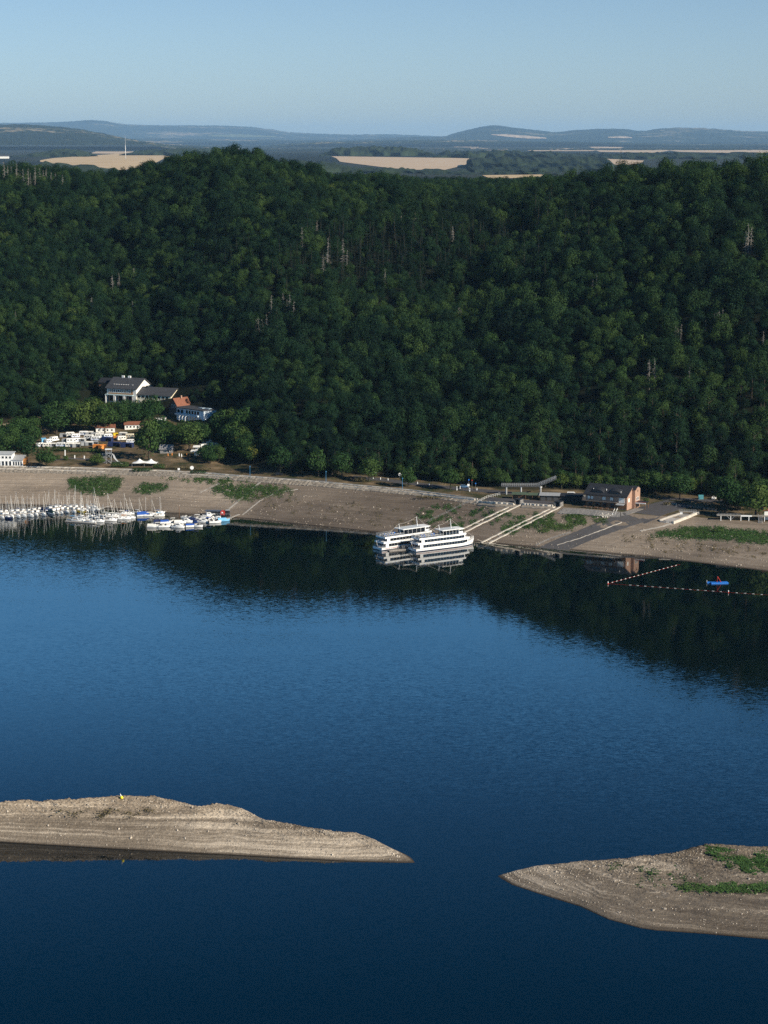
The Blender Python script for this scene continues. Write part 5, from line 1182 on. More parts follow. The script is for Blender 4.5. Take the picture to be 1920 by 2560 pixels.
# recessed concrete basin
tag(strip('basin_wall', [(1648, 1304), (1702, 1285)], 0.7, CONC, 0.05, 1.2, up=.75, n=6), 'left pale wall of the recessed concrete basin', 'wall')
tag(strip('basin_wall', [(1682, 1310), (1746, 1284.5)], 1.1, KERB, 0.05, 1.4, up=1.0, n=6), 'bright right wall of the recessed concrete basin', 'wall')
tag(strip('basin_wall', [(1650, 1305), (1680, 1309)], 0.6, CONCG, 0.05, .8, up=.5, n=4), 'low grey front sill of the recessed concrete basin', 'wall')
tag(strip('basin_floor', [(1666, 1304), (1722, 1285)], 5.5, CONCG, 0.12, .5, n=6), kind='structure')
p = gp(1700, 1286); t = thing('basin_bridge', 'small railed footbridge on two white blocks at the back of the basin', 'footbridge', p, -.2)
for x in (.6, 6.6): MB().box((x, 0, .3), (1.1, 1.0, 1.8)).build('block', WHITE, t)
MB().box((3.6, 0, 1.3), (8, 1.3, .22)).build('deck', CONC, t); rail(MB(), [(-.4, -.6, 1.4), (7.6, -.6, 1.4)], 1.0, .8, .05, 3).build('railing', STEEL, t)
tag(strip('kerb_wall', [(1668, 1264), (1680, 1261.5), (1692, 1261)], .6, KERB, .05, .5, up=.3, n=5), 'curved pale kerb of the planted bed at the top of the ramp', 'wall')
# wooden pier at the right edge
p = gp(1800, 1302); base = Vector((p.x, p.y, p.z)); zt = at_y(1800, 1289, p.y)[2] - p.z; t = thing('pier', 'wooden pier deck on white posts at the right edge, below the light-leaved tree', 'pier', base, R(-6))
MB().box((14, 1.6, zt), (31, 3.2, .25)).build('deck', mat('weathered_deck', (.26, .24, .21), .9, .2), t)
for x in (.4, 4.8, 9.4, 13, 20, 26): MB().box((x, .15, zt / 2 - .7), (.28, .28, zt + 1.3)).build('post', WHITE, t)
for x in (4.8,):
    for s in (-1, 1): MB().tube([(x, .1, .5), (x + s * 1.8, .1, zt - .1)], .1, 5).build('strut', STEEL, t)
rail(MB(), [(-1, .1, zt), (9, .1, zt)], 1.0, 1.3, .05).build('railing', STEEL, t); MB().box((11.8, .02, zt + .05), (5, .12, .55)).build('fascia', WHITE, t)
s_ = MB(); 
for x in (17.2, 18.8): s_.tube([(x, -2.6, -.4), (x, 0, zt)], .12, 4); s_.tube([(x, -2.6, .6), (x, 0, zt + 1)], .06, 4)
for k in range(7): s_.box((18, -2.5 + k * .4, -.1 + k * zt / 7), (1.6, .35, .08))
s_.build('steps', STEEL, t)
v = loc_to_world(t, (20, 2.2, 0)); t2 = thing('beach_bar', 'small red-roofed hut on the pier at the right edge', 'hut', (v.x, v.y, base.z + zt + .13), R(-6))
gable_body(5, 3, 2.2, .9).build('wall', WHITEW, t2); gable_roof(5, 3, 2.2, .9, .3).build('roof', TILE, t2)
# ------------------------------------------------------------------ poles, signs, bollards
def lamp(px, yb, hpx, label):
    p = gp(px, yb); h = hpx / ppm(p.y, p.z); t = thing('lamp_post', label, 'lamp post', p, 0, 'blue lamp posts on the promenade')
    MB().tube([(0, 0, -.3), (0, 0, h)], [.11, .07], 8).build('pole', mat('lamp_blue', (.05, .20, .38), .5, .05), t); MB().lathe([(.1, h - .1), (.26, h), (.26, h + .35), (.08, h + .5)], 10).build('lamp_head', MATS['lamp_blue'], t)
lamp(625, 1191, 24, 'leftmost blue lamp post on the promenade'); lamp(815, 1206, 26, 'middle blue lamp post on the promenade'); lamp(1006, 1223, 26, 'right blue lamp post on the promenade, beside the dark bush tree')
def sign(px, yb, hpx, kind, m, label, w=.8):
    p = gp(px, yb); h = hpx / ppm(p.y, p.z); t = thing('sign', label, 'sign', p)
    MB().tube([(0, 0.08, -.3), (0, 0.08, h)], .05, 6).build('pole', STEEL, t)
    b = MB()
    if kind == 'disc': b.tube([(0, 0, h - w / 2), (0, .05, h - w / 2)], w / 2, 18)
    elif kind == 'tri': b.yprism([(-w / 2, h - w * .85), (w / 2, h - w * .85), (0, h)], 0, .05)
    else: b.box((0, 0, h - w / 2), (w, .06, w))
    b.build('board', m, t)
sign(480, 1181, 16, 'disc', WHITE, 'round white sign on a pole above the hedges right of the sail tent', 1.9)
sign(447, 1179, 9, 'box', WHITE, 'square white sign left of the round white sign', 1.1)
sign(999.5, 1212, 30, 'disc', WHITE, 'tall white round sign beside the dark bush tree at the road', 1.5)
sign(1172, 1226, 28, 'box', BLUEP, 'blue square traffic sign left of the red and white one', .6)
sign(1180, 1226, 27, 'disc', RED, 'red round traffic sign beside the blue square one', .5)
sign(1189, 1225, 18, 'disc', BLUEP, 'blue round traffic sign right of the red one', .6)
sign(1171, 1228, 18, 'box', WHITE, 'white board below the blue square traffic sign', 1.1)
for i, (x, y, hp) in enumerate([(933, 1197, 4), (951, 1199, 5), (970, 1201, 5), (1043.6, 1210, 5), (1073, 1213, 5), (1142, 1226, 10), (1150, 1222, 6), (1174, 1229, 9), (1192, 1226, 6)]):
    p = gp(x, y); h = hp / ppm(p.y, p.z); t = thing('bollard', ['white bollard nearest the trees where the road comes out', 'second white bollard from the left along the road', 'third white bollard from the left along the road', 'white bollard right of the dark bush tree', 'white bollard left of the dark roadside tree', 'tall white post right of the dark roadside tree', 'short white bollard beside the tall white post', 'tall white post below the traffic signs', 'white bollard right of the traffic signs'][i], 'bollard', p, 0, 'white posts along the road')
    MB().lathe([(.24, -.2), (.22, h * .85), (.12, h)], 10).build('post', WHITE, t); MB().lathe([(.245, h * .55), (.245, h * .68)], 10).build('band', BLACK, t)
for i, (x, y) in enumerate([(163, 1140), (187, 1146), (211, 1147)]):
    p = gp(x, y); t = thing('post', ['tall white post at the top of the dry lawn', 'white post in the middle of the lawn path', 'white post at the right end of the lawn path'][i], 'post', p); h = 3.2 if i == 0 else 1.6
    MB().box((0, 0, h / 2 - .1), (.5, .35, h + .2)).build('shaft', WHITE, t); MB().box((0, 0, h + .05), (.7, .5, .12)).build('cap', CONC, t)

# ------------------------------------------------------------------ cars, caravans, tents
def make_car(m, van=False):
    t = thing('parked_car', 'car', 'car', (0, 0, 0))
    if van: pr = [(-2.4, .35), (-2.4, 1.1), (-2.3, 1.95), (1.0, 1.95), (1.7, 1.25), (2.4, 1.05), (2.45, .35)]
    else: pr = [(-2.1, .35), (-2.15, .9), (-1.7, 1.4), (.3, 1.42), (1.0, .98), (2.0, .85), (2.15, .35)]
    MB().yprism(pr, -.86, .86).build('body', m, t)
    g = MB(); z0, z1 = (1.2, 1.75) if van else (.95, 1.3)
    for s in (-1, 1): g.box((-.5 if not van else -.6, s * .865, (z0 + z1) / 2), (2.2 if not van else 2.9, .03, z1 - z0))
    g.build('window', GLASS, t); MB().box((1.36 if van else .68, 0, 1.6 if van else 1.22), (.1, 1.5, .5)).build('windscreen', GLASS, t)
    for x in (-1.35, 1.35):
        for s in (-.8, .8): MB().tube([(x, s - .1, .33), (x, s + .1, .33)], .33, 10).build('wheel', BLACK, t)
    return t
_used = set()
def place(proto, px, py, rz, label, group=None, s=None, dz=0):
    p = gp(px, py); p.z += dz
    if proto.name not in _used:
        _used.add(proto.name); proto.location = p; proto.rotation_euler = (0, 0, rz); proto['label'] = label
        if group: proto['group'] = group
        if s: proto.scale = (s, s, s)
        return proto
    return dup(proto, p, rz, label, group, s)
vanw = make_car(WHITE, True); carb = make_car(mat('car_blue', (.10, .20, .34), .3, 0)); carw = make_car(WHITE); cars = make_car(mat('car_silver', (.35, .36, .37), .3, 0, metal=.4)); card = make_car(mat('car_dark', (.02, .022, .026), .3, 0))
CG = 'vehicles parked along the shore road'
place(vanw, 1430, 1240, -.1, 'white van on the road left of the brick boathouse', CG); place(carb, 1161, 1220, -.15, 'light blue car behind the traffic signs', CG)
place(cars, 1452, 1243, -.1, 'silver car right beside the white van', CG); place(card, 698, 1188, -.1, 'dark car in tree shade behind the promenade', CG); place(carw, 931, 1184, -.2, 'white car half hidden where the road enters the wood', CG)
place(card, 1850, 1259, .1, 'dark car in the shaded car park right of the boathouse', CG); place(carw, 1786, 1248, 1.2, 'white car at the back of the shaded car park', CG)
place(card, 108, 1052, .4, 'dark car on the brown track at the left', CG); place(cars, 92, 1053, .4, 'silver car on the brown track at the left', CG)
p = gp(1752, 1248); t = thing('container', 'teal waste container at the back of the shaded car park', 'container', p, .05); TEAL = mat('teal_paint', (.06, .22, .26), .6, .1)
MB().box((0, 0, .85), (2.4, 1.3, 1.7), top=(1, .85)).build('body', TEAL, t); MB().xprism([(-.6, 1.71), (.6, 1.71), (0, 2.1)], -1.22, 1.22).build('lid', TEAL, t)
def make_caravan(m, stripe):
    t = thing('caravan', 'caravan', 'caravan', (0, 0, 0)); pr = [(-2.7, .45), (-2.8, 1.2), (-2.5, 2.5), (-2.2, 2.68), (2.0, 2.68), (2.45, 2.4), (2.8, 1.3), (2.6, .45)]
    MB().yprism(pr, -1.1, 1.1).build('body', m, t); MB().box((0, -1.11, 1.0), (5.1, .03, .22)).build('stripe', stripe, t)
    for x in (-1.7, .1, 1.7): MB().box((x, -1.115, 1.75), (1.0, .04, .6)).build('window', GLASS, t)
    MB().box((-.85, -1.12, 1.25), (.62, .04, 1.5)).build('door', GREYC, t); MB().box((2.72, 0, 1.7), (.06, 1.6, .7)).build('front_window', GLASS, t)
    for s in (-1, 1): MB().tube([(0, s * .95 - .1, .32), (0, s * .95 + .1, .32)], .33, 10).build('wheel', BLACK, t)
    MB().tube([(2.6, .5, .5), (3.9, 0, .45), (2.6, -.5, .5)], .05, 4).build('drawbar', STEEL, t); return t
def make_motorhome(m):
    t = thing('motorhome', 'motorhome', 'motorhome', (0, 0, 0)); MB().yprism([(-3, .5), (-3, 2.9), (1.9, 2.95), (2.3, 2.2), (2.2, 1.9), (2.6, 1.3), (3.3, 1.1), (3.35, .45)], -1.12, 1.12).build('body', m, t)
    for x in (-2, -.2): MB().box((x, -1.13, 1.9), (1.1, .04, .6)).build('window', GLASS, t)
    MB().box((2.4, 0, 1.6), (.1, 1.8, .55)).build('windscreen', GLASS, t); MB().box((1.9, -1.13, 1.5), (.7, .04, .5)).build('cab_window', GLASS, t)
    for x in (-1.7, 2.3):
        for s in (-1, 1): MB().tube([(x, s * .95 - .1, .35), (x, s * .95 + .1, .35)], .36, 10).build('wheel', BLACK, t)
    return t
def make_awning(roof, wall, L=4.6, D=2.8, h=2.4):
    t = thing('awning_tent', 'awning', 'tent', (0, 0, 0)); MB().xprism([(-D / 2, h - .35), (D / 2, h), (D / 2, h + .06), (-D / 2, h - .29)], -L / 2, L / 2).build('roof', roof, t)
    w_ = MB(); w_.box((0, D / 2 - .05, h / 2), (L, .06, h)); w_.box((-L / 2 + .03, .1, h / 2 - .15), (.06, D - .4, h - .35)); w_.box((L / 2 - .03, .1, h / 2 - .15), (.06, D - .4, h - .35)); w_.build('wall', wall, t)
    MB().box((-L / 4, -D / 2 + .08, h / 2 - .2), (L / 2.4, .05, h - .42)).build('front_panel', wall, t)
    for x in (-L / 2 + .06, L / 2 - .06): MB().tube([(x, -D / 2 + .05, -.2), (x, -D / 2 + .05, h - .34)], .04, 5).build('pole', STEEL, t)
    return t
cw, cw2, cc2 = make_caravan(WHITE, BLUEP), make_caravan(WHITEW, GREYC), make_caravan(CREAM, WOOD); mh = make_motorhome(WHITE)
aw, ag, an, ao, ab_, ay = make_awning(WHITEW, GREYC), make_awning(GREYC, GREYC), make_awning(NAVY, NAVY, 7.5, 3.4, 2.6), make_awning(ORC, ORC, 5, 2.4, 2.2), make_awning(SKYB, SKYB, 3.0, 2.6, 2.8), make_awning(YEL, YEL, 3.2, 2.6, 2.4)
V = 'caravans of the lakeside camp'; T_ = 'tents and awnings of the lakeside camp'
for pr_, x, y, rz, lb in [
 (ab_, 110, 1108, .05, 'pale blue tent at the left end of the camp'), (cw, 101, 1116, 1.3, 'white caravan end-on at the far left corner of the camp'), (cw2, 116, 1117, .0, 'white caravan in front of the pale blue tent'),
 (cw, 122, 1107, 1.2, 'white caravan right beside the pale blue tent'), (mh, 136, 1105, 1.1, 'tall white motorhome behind the left caravans'), (aw, 130, 1117, .0, 'white striped awning between the left front caravans'),
 (cw, 154, 1117, -.05, 'white caravan in the front row left of the middle'), (cw2, 174, 1118, -.05, 'white caravan in the middle of the front row'), (aw, 191, 1119, -.05, 'cream awning at the right end of the front caravans'),
 (mh, 178, 1107, -.1, 'large white motorhome in the middle of the second row'), (ag, 164, 1107, -.1, 'grey awning left of the large motorhome'), (cw, 192, 1106, .1, 'white caravan right of the large motorhome'),
 (ag, 158, 1094, .0, 'long grey awning at the left back of the camp'), (cw2, 175, 1092, .1, 'pale caravan at the left back of the camp'), (cw, 190, 1094, .2, 'white caravan in the third row left of the middle'),
 (aw, 205, 1104, -.1, 'white awning in the second row right of the middle'), (ag, 213, 1113, -.15, 'grey-white tent left in the group of three beside the orange tarp'), (aw, 225, 1114, -.15, 'grey-white tent in the middle of the group beside the orange tarp'), (ag, 236, 1112, -.15, 'grey-white tent closest to the orange tarp'),
 (ao, 243, 1119, -.05, 'orange tarp tent in the front of the camp'), (ao, 257, 1121, 1.3, 'second, smaller orange tarp left of the slide tower'),
 (an, 268, 1105, -.18, 'long navy tarpaulin roof behind the slide tower, upper of two'), (an, 288, 1116, -.14, 'long navy tarpaulin roof right of the slide tower, lower of two'), (an, 318, 1119, -.05, 'dark blue tarpaulin roof at the right end of the camp'),
 (aw, 222, 1089, .1, 'white tent at the middle back of the camp'), (cw, 210, 1090, .2, 'white caravan left of the low white house with orange roof'), (ag, 236, 1091, 0, 'green-grey tent in front of the low white house with orange roof'), (cw2, 250, 1093, .1, 'pale caravan in front of the low white house with orange roof'),
 (ay, 288, 1091, .2, 'yellow tent right of the low white house with orange roof'), (cw, 270, 1096, .1, 'white caravan below the yellow tent'), (ao, 292, 1099, .0, 'small orange awning below the yellow tent'), (cw2, 304, 1102, .8, 'white caravan with rounded end above the navy tarpaulins'),
 (cc2, 326, 1096, .0, 'cream caravan with roof bed at the right end of the camp'), (cw, 327, 1108, -.0, 'white caravan below the cream one at the right end of the camp'), (aw, 306, 1090, .0, 'wide pale awning between the yellow tent and the right trees'),
 (cw, 238, 1101, .1, 'white caravan in the middle of the camp, above the tent group'), (cw2, 222, 1100, .1, 'pale caravan in the middle of the camp, left of a white one'), (aw, 256, 1103, .1, 'small white awning left of the upper navy tarpaulin')]:
    place(pr_, x + random.uniform(-2, 2), y + random.uniform(-1.6, 1.6), rz + random.uniform(-.3, .3), lb, V if pr_ in (cw, cw2, cc2, mh) else T_, random.uniform(.78, .95))
for i, (x, y) in enumerate([(520, 1110), (535, 1118), (512, 1122), (574, 1108), (586, 1116), (568, 1124)]):
    place(cw if i % 2 else mh, x, y, .3 * i, ['white motorhome under the trees below the restaurant', 'white caravan under the trees right of the garden roofs', 'white motorhome nearest the garden roofs', 'white caravan left of the pale yellow tree', 'white motorhome behind the pale yellow tree', 'white caravan below the pale yellow tree'][i], V)

# ------------------------------------------------------------------ small boats
def hull_mesh(L, B, fb, m, name='hull', transom=.75):
    rings = []
    for u in np.linspace(0, 1, 11):
        b = B / 2 * (transom + (1 - transom) * math.sin(min(u / .45, 1) * math.pi / 2)) if u < .45 else B / 2 * math.cos((u - .45) / .55 * math.pi / 2) ** .75
        b = max(b, .02); x = -L / 2 + L * u; zt = fb * (1 + .28 * (u - .3) ** 2 * 2); k = 1 - u ** 4
        rings.append([(x, -b, zt), (x - .12 * u, -b * .86, .12), (x - .3 * u * u, -b * .4, -.25 * k), (x - .3 * u * u, b * .4, -.25 * k), (x - .12 * u, b * .86, .12), (x, b, zt)])
    return MB().loft(rings, close=False).mesh(name, m), [(r[0], r[5]) for r in rings]
def deck_mesh(edge, m):
    mb = MB(); n = len(edge); vs = []
    for a, b in edge: vs += [(a[0], a[1] * .97, a[2] - .03), (b[0], b[1] * .97, b[2] - .03)]
    return mb.add(vs, [(2 * i, 2 * i + 2, 2 * i + 3, 2 * i + 1) for i in range(n - 1)]).mesh('deck', m)
def make_sailboat(L=6.6, hm_=WHITE, cover=None, jib=True, mast=9.0):
    t = thing('sailboat', 'sailboat', 'sailboat', (0, 0, 0)); me_, ed = hull_mesh(L, L * .36, .85, hm_); obj('hull', me_, t); obj('deck', deck_mesh(ed, DECK), t)
    cb = MB().prism([(-.3, -.75), (1.5, -.6), (2.1, -.2), (2.1, .2), (1.5, .6), (-.3, .75)], .8, 1.35).build('cabin', WHITE, t)
    for s in (-1, 1): MB().box((.5, s * .705, 1.12), (1.4, .06, .18), -s * -.08).build('window', GLASS, cb)
    MB().box((-1.6, 0, .86), (2.2, 1.1, .06)).build('cockpit', mat('cockpit_teak', (.30, .22, .14), .8, .2), t)
    MB().tube([(.9, 0, .9), (.9, 0, mast)], [.06, .045], 6).build('mast', ALU, t)
    MB().tube([(.85, 0, 1.9), (-2.0, 0, 1.8)], .06, 5).build('boom', ALU, t)
    MB().lathe([(.08, 0), (.17, .5), (.15, 2.2), (.06, 2.8)], 8).build('sail_cover', cover or WHITEW, t); c = KIDS[t.name][-1]; c.rotation_euler = (0, -math.pi / 2, 0); c.location = (.8, 0, 2.05)
    if jib: MB().tube([(L / 2 - .15, 0, 1.0), (L / 4 + .55, 0, mast * .45), (.95, 0, mast * .93)], [.05, .065, .03], 6).build('furled_jib', WHITEW, t)
    MB().tube([(-L / 2 + .1, 0, .9), (.9, 0, mast)], .018, 3, False).build('backstay', STEEL, t)
    return t
def make_covered(L, hm_, cov, mast=8.5):
    t = make_sailboat(L, hm_, cov, False, mast); MB().xprism([(-1.1, .85), (1.1, .85), (.5, 1.75), (0, 2.0), (-.5, 1.75)], -L / 2 + .2, L * .3).build('cover', cov, t); return t
def make_motorboat(L=5.6, hm_=WHITE, kind='open', cov=ROYAL):
    t = thing('motorboat', 'motorboat', 'motorboat', (0, 0, 0)); me_, ed = hull_mesh(L, L * .4, .85, hm_, transom=.92); obj('hull', me_, t); obj('deck', deck_mesh(ed, DECK), t); B = L * .4
    if kind == 'cabin':
        cb = MB().yprism([(-1.0, .8), (-1.0, 2.0), (.7, 2.05), (1.3, 1.35), (2.0, .95), (2.0, .8)], -B * .34, B * .34).build('cabin', WHITE, t)
        for s in (-1, 1): MB().box((-.05, s * (B * .34 + .015), 1.65), (1.4, .04, .42)).build('window', GLASS, cb)
        MB().box((1.06, 0, 1.72), (.06, B * .56, .45)).build('windscreen', GLASS, cb)
    elif kind == 'cover': MB().xprism([(-B * .44, .82), (B * .44, .82), (B * .3, 1.35), (0, 1.6), (-B * .3, 1.35)], -L / 2 + .15, L * .2).build('cover', cov, t)
    else:
        MB().yprism([(.2, .85), (.5, 1.45), (.6, 1.45), (.75, .85)], -B * .36, B * .36).build('windscreen', GLASS, t)
        for s in (-1, 1): MB().box((-.7, s * .5, 1.0), (.6, .6, .5)).build('seat', WHITEW, t)
        if kind == 'bimini':
            MB().yprism([(-1.8, 2.05), (.3, 2.15), (.3, 2.22), (-1.8, 2.12)], -B * .4, B * .4).build('canopy', cov, t)
            for x in (-1.7, .2):
                for s in (-1, 1): MB().tube([(x, s * B * .38, .85), (x, s * B * .38, 2.08)], .03, 4).build('post', STEEL, t)
    MB().box((-L / 2 - .15, 0, .75), (.4, .4, .9), top=(.8, .8)).build('outboard_motor', BLACK, t); return t
SB = {'w': make_sailboat(), 'b': make_sailboat(6.8, WHITE, ROYAL, True, 9.8), 'n': make_sailboat(6.4, WHITE, NAVY, False, 8.4), 'y': make_sailboat(6.4, YEL, None, True, 8.6), 'o': make_sailboat(6.2, WHITE, ORC, True, 8.0),
      'l': make_sailboat(7.6, WHITE, None, True, 11.2), 'N': make_covered(6.6, NAVY, NAVY, 9), 'G': make_covered(6.6, WHITE, GREENC, 8.6), 'R': make_covered(6.8, WHITE, ROYAL, 8.8), 'k': make_sailboat(6.4, NAVY, None, True, 8.6), 'p': make_sailboat(5.6, WHITEW, SKYB, False, 7.4)}
MBT = {'c': make_motorboat(6.2, WHITE, 'cabin'), 'o': make_motorboat(5.2, WHITE, 'open'), 'w': make_motorboat(5.6, WHITE, 'cover', WHITEW), 'r': make_motorboat(5.6, WHITE, 'cover', ROYAL), 's': make_motorboat(5.6, SKYB, 'cover', SKYB), 'g': make_motorboat(5.8, WHITE, 'cover', GREYC), 'b': make_motorboat(5.4, WHITE, 'bimini', ROYAL), 'W': make_motorboat(5.8, WHITE, 'bimini', WHITEW), 'n': make_motorboat(5.4, NAVY, 'cover', NAVY)}
SG = 'sailing boats moored off the left bank'; MG = 'motor boats moored off the left bank'
def float_at(proto, px, py, hd, label, group, s=None):
    v = at_z(px, py, 0.0)
    if proto.name not in _used:
        _used.add(proto.name); proto.location = v; proto.rotation_euler = (0, 0, hd); proto['label'] = label; proto['group'] = group
        if s: proto.scale = (s, s, s)
        return proto
    return dup(proto, v, hd, label, group, s)
ORD = ['first', 'second', 'third', 'fourth', 'fifth', 'sixth', 'seventh', 'eighth', 'ninth', 'tenth', 'eleventh', 'twelfth', 'thirteenth', 'fourteenth', 'fifteenth']
FEAT = {'w': 'white sailboat', 'b': 'sailboat with blue boom cover', 'n': 'sailboat with navy boom cover', 'y': 'yellow-hulled sailboat', 'o': 'sailboat with orange boom cover', 'l': 'long tall-masted white sailboat',
        'N': 'sailboat under a navy tarpaulin', 'G': 'sailboat under a dark green tarpaulin', 'R': 'sailboat under a royal blue tarpaulin', 'k': 'navy-hulled sailboat', 'p': 'small sailboat with light blue cover'}
ROWS = [('near line of the long left row', -.95, [(-8, 1298, 'w'), (5, 1296, 'w'), (17, 1296, 'k'), (29, 1294, 'w'), (43, 1293, 'b'), (57, 1292, 'w'), (74, 1291, 'w'), (90, 1289, 'n'), (107, 1288, 'w'), (113, 1280, 'N'), (130, 1285, 'G'), (143, 1284, 'w'), (152, 1284, 'o'), (166, 1281, 'l'), (183, 1281, 'w')]),
        ('far line of the long left row', 2.2, [(3, 1284, 'w'), (16, 1283, 'n'), (30, 1282, 'w'), (44, 1281, 'b'), (58, 1280, 'w'), (72, 1279, 'w'), (86, 1278, 'w'), (99, 1276, 'n'), (126, 1274, 'w'), (140, 1272, 'w'), (150, 1270, 'n'), (162, 1271, 'p'), (177, 1271, 'w'), (191, 1271, 'l'), (205, 1272, 'w')]),
        ('right end of the long left row', -.9, [(203, 1281, 'y'), (216, 1280, 'o'), (219, 1273, 'p'), (232, 1277, 'w'), (233, 1270, 'l'), (243, 1278, 'k')]),
        ('in the middle cluster nearest us', -.35, [(184, 1301, 'p'), (197, 1303, 'w'), (213, 1301, 'n'), (227, 1307, 'w'), (245, 1305, 'w'), (200, 1294, 'n'), (222, 1294, 'w'), (238, 1296, 'b'), (256, 1299, 'k'), (276, 1302, 'w'), (266, 1291, 'l'), (282, 1292, 'w')]),
        ('left of the blue tarpaulin boat', -.2, [(298, 1298, 'w'), (312, 1298, 'o'), (324, 1296, 'w'), (307, 1286, 'l'), (321, 1286, 'b'), (345, 1283, 'w')]),
        ('right end of the sailing fleet', .1, [(360, 1290, 'R'), (376, 1290, 'w'), (396, 1285, 'n'), (399, 1291, 'p')])]
for where, hd, lst in ROWS:
    cnt = {}
    for x, y, k in lst:
        cnt[k] = cnt.get(k, 0) + 1; tot = sum(1 for q in lst if q[2] == k)
        lb = FEAT[k] + (', ' + ORD[cnt[k] - 1] + ' such from left' if tot > 1 else '') + ', ' + where
        float_at(SB[k], x, y, hd + random.uniform(-.34, .34), lb, SG, random.uniform(.84, 1.08))
MF = {'c': 'white cabin cruiser', 'o': 'open white motorboat', 'w': 'motorboat under a white cover', 'r': 'motorboat under a royal blue cover', 's': 'motorboat with pale blue hull and cover', 'g': 'motorboat under a grey cover', 'b': 'motorboat with a blue sun roof', 'W': 'motorboat with a white sun roof', 'n': 'navy motorboat with navy cover'}
MR = [('near row of the motorboats', [(384, 1318, 'w'), (398, 1318, 'W'), (412, 1318, 'o'), (426, 1317, 'w'), (446, 1319, 'c'), (461, 1316, 'o'), (479, 1317, 'r'), (493, 1317, 'b')]),
      ('far row of the motorboats', [(400, 1308, 'n'), (415, 1308, 'r'), (436, 1306, 'W'), (450, 1308, 'w'), (466, 1306, 'c'), (468, 1296, 'o'), (482, 1303, 'n'), (497, 1299, 'W'), (510, 1306, 'c'), (512, 1297, 'g')]),
      ('right end of the motorboats', [(521, 1291, 'c'), (526, 1306, 'b'), (536, 1297, 'W'), (545, 1301, 'c'), (559, 1303, 's'), (538, 1307, 'o')])]
for where, lst in MR:
    cnt = {}
    for x, y, k in lst:
        cnt[k] = cnt.get(k, 0) + 1; tot = sum(1 for q in lst if q[2] == k)
        float_at(MBT[k], x, y, random.uniform(-.3, .35) + (.25 if 'right' in where else 0), MF[k] + (', ' + ORD[cnt[k] - 1] + ' such from left' if tot > 1 else '') + ', ' + where, MG, random.uniform(1.0, 1.15))
def jetty(a, b, w_, label, ramp=None):
    A = Vector(at_z(*a, 0)); B = Vector(at_z(*b, 0)); d = B - A; L = d.length; t = thing('jetty', label, 'jetty', A, math.atan2(d.y, d.x))
    MB().box((L / 2, 0, .28), (L, w_, .35)).build('deck', mat('jetty_deck', (.32, .30, .27), .9, .2), t)
    n = max(2, int(L / 6))
    for i in range(n): MB().box(((i + .5) * L / n, 0, .0), (L / n * .6, w_ * .8, .4)).build('float', BLACK, t)
    for i in range(n + 1): MB().tube([(i * L / n, w_ / 2 + .15, -1), (i * L / n, w_ / 2 + .15, 1.6)], .1, 6).build('pile', STEEL, t)
    if ramp:
        e = gp(*ramp); m_ = Matrix.Rotation(-t.rotation_euler.z, 4, 'Z') @ (e - A); g_ = MB(); s0 = Vector((L, 0, .4)); v_ = m_ - s0; nn = Vector((-v_.y, v_.x, 0)).normalized() * .6
        g_.add([tuple(s0 - nn), tuple(s0 + nn), tuple(m_ + nn + Vector((0, 0, .3))), tuple(m_ - nn + Vector((0, 0, .3))), tuple(s0 - nn + Vector((0, 0, .15))), tuple(s0 + nn + Vector((0, 0, .15))), tuple(m_ + nn + Vector((0, 0, .45))), tuple(m_ - nn + Vector((0, 0, .45)))],
               [(3, 2, 1, 0), (4, 5, 6, 7), (0, 1, 5, 4), (1, 2, 6, 5), (2, 3, 7, 6), (3, 0, 4, 7)]); g_.build('gangway', CONC, t)
jetty((-30, 1291), (196, 1277), 1.6, 'floating jetty between the two lines of the long left row of sailboats'); jetty((210, 1276), (258, 1271), 1.5, 'short jetty with a gangway to the bank behind the middle sailboats', (279, 1267))
jetty((164, 1304), (240, 1310), 1.6, 'floating jetty along the near edge of the middle sailboat cluster'); jetty((384, 1313), (500, 1311), 1.6, 'floating jetty between the rows of motorboats')
jetty((300, 1292), (400, 1287), 1.5, 'floating jetty behind the right sailboats', (414, 1279)); jetty((500, 1303), (578, 1296), 1.6, 'floating jetty with gangway beside the red houseboat', (598, 1288))
v = at_z(552, 1290, 0); t = thing('houseboat', 'red and black houseboat with a long dark roof at the right end of the motorboats', 'houseboat', v, -.1)
MB().box((-1.5, 0, .3), (12.5, 3.6, .8)).build('hull', BLACK, t); MB().box((-3.5, 0, 1.6), (6.5, 2.9, 1.8)).build('saloon', GLASS, t); MB().box((-3.6, 0, 2.62), (8.0, 3.4, .2)).build('roof', mat('slate_blue_roof', (.08, .10, .14), .7), t)
MB().box((1.2, 0, 1.7), (2.2, 2.8, 2.0)).build('cabin', RED, t); MB().box((3.4, 0, 1.8), (1.7, 2.6, 2.2)).build('wheelhouse', BLACK, t); MB().box((3.4, 0, 3.0), (2.0, 2.9, .15)).build('wheelhouse_roof', GREYC, t); MB().box((1.0, -1.43, 1.9), (.7, .06, .7)).build('window', WHITE, t)
rail(MB(), [(-7.6, -1.7, .7), (4.5, -1.7, .7)], .9, 1.5, .04).build('railing', STEEL, t)
p = at_z(448, 1289, 0); t = thing('mooring_pile', 'bare mooring pile standing in the water above the motorboats', 'pile', p); MB().tube([(0, 0, -1.5), (0, 0, 5.4)], [.16, .13], 7).build('shaft', WOOD, t); MB().box((0.25, 0, 5.0), (.35, .08, .8)).build('board', CONC, t)
p = at_z(408, 1311, 0)

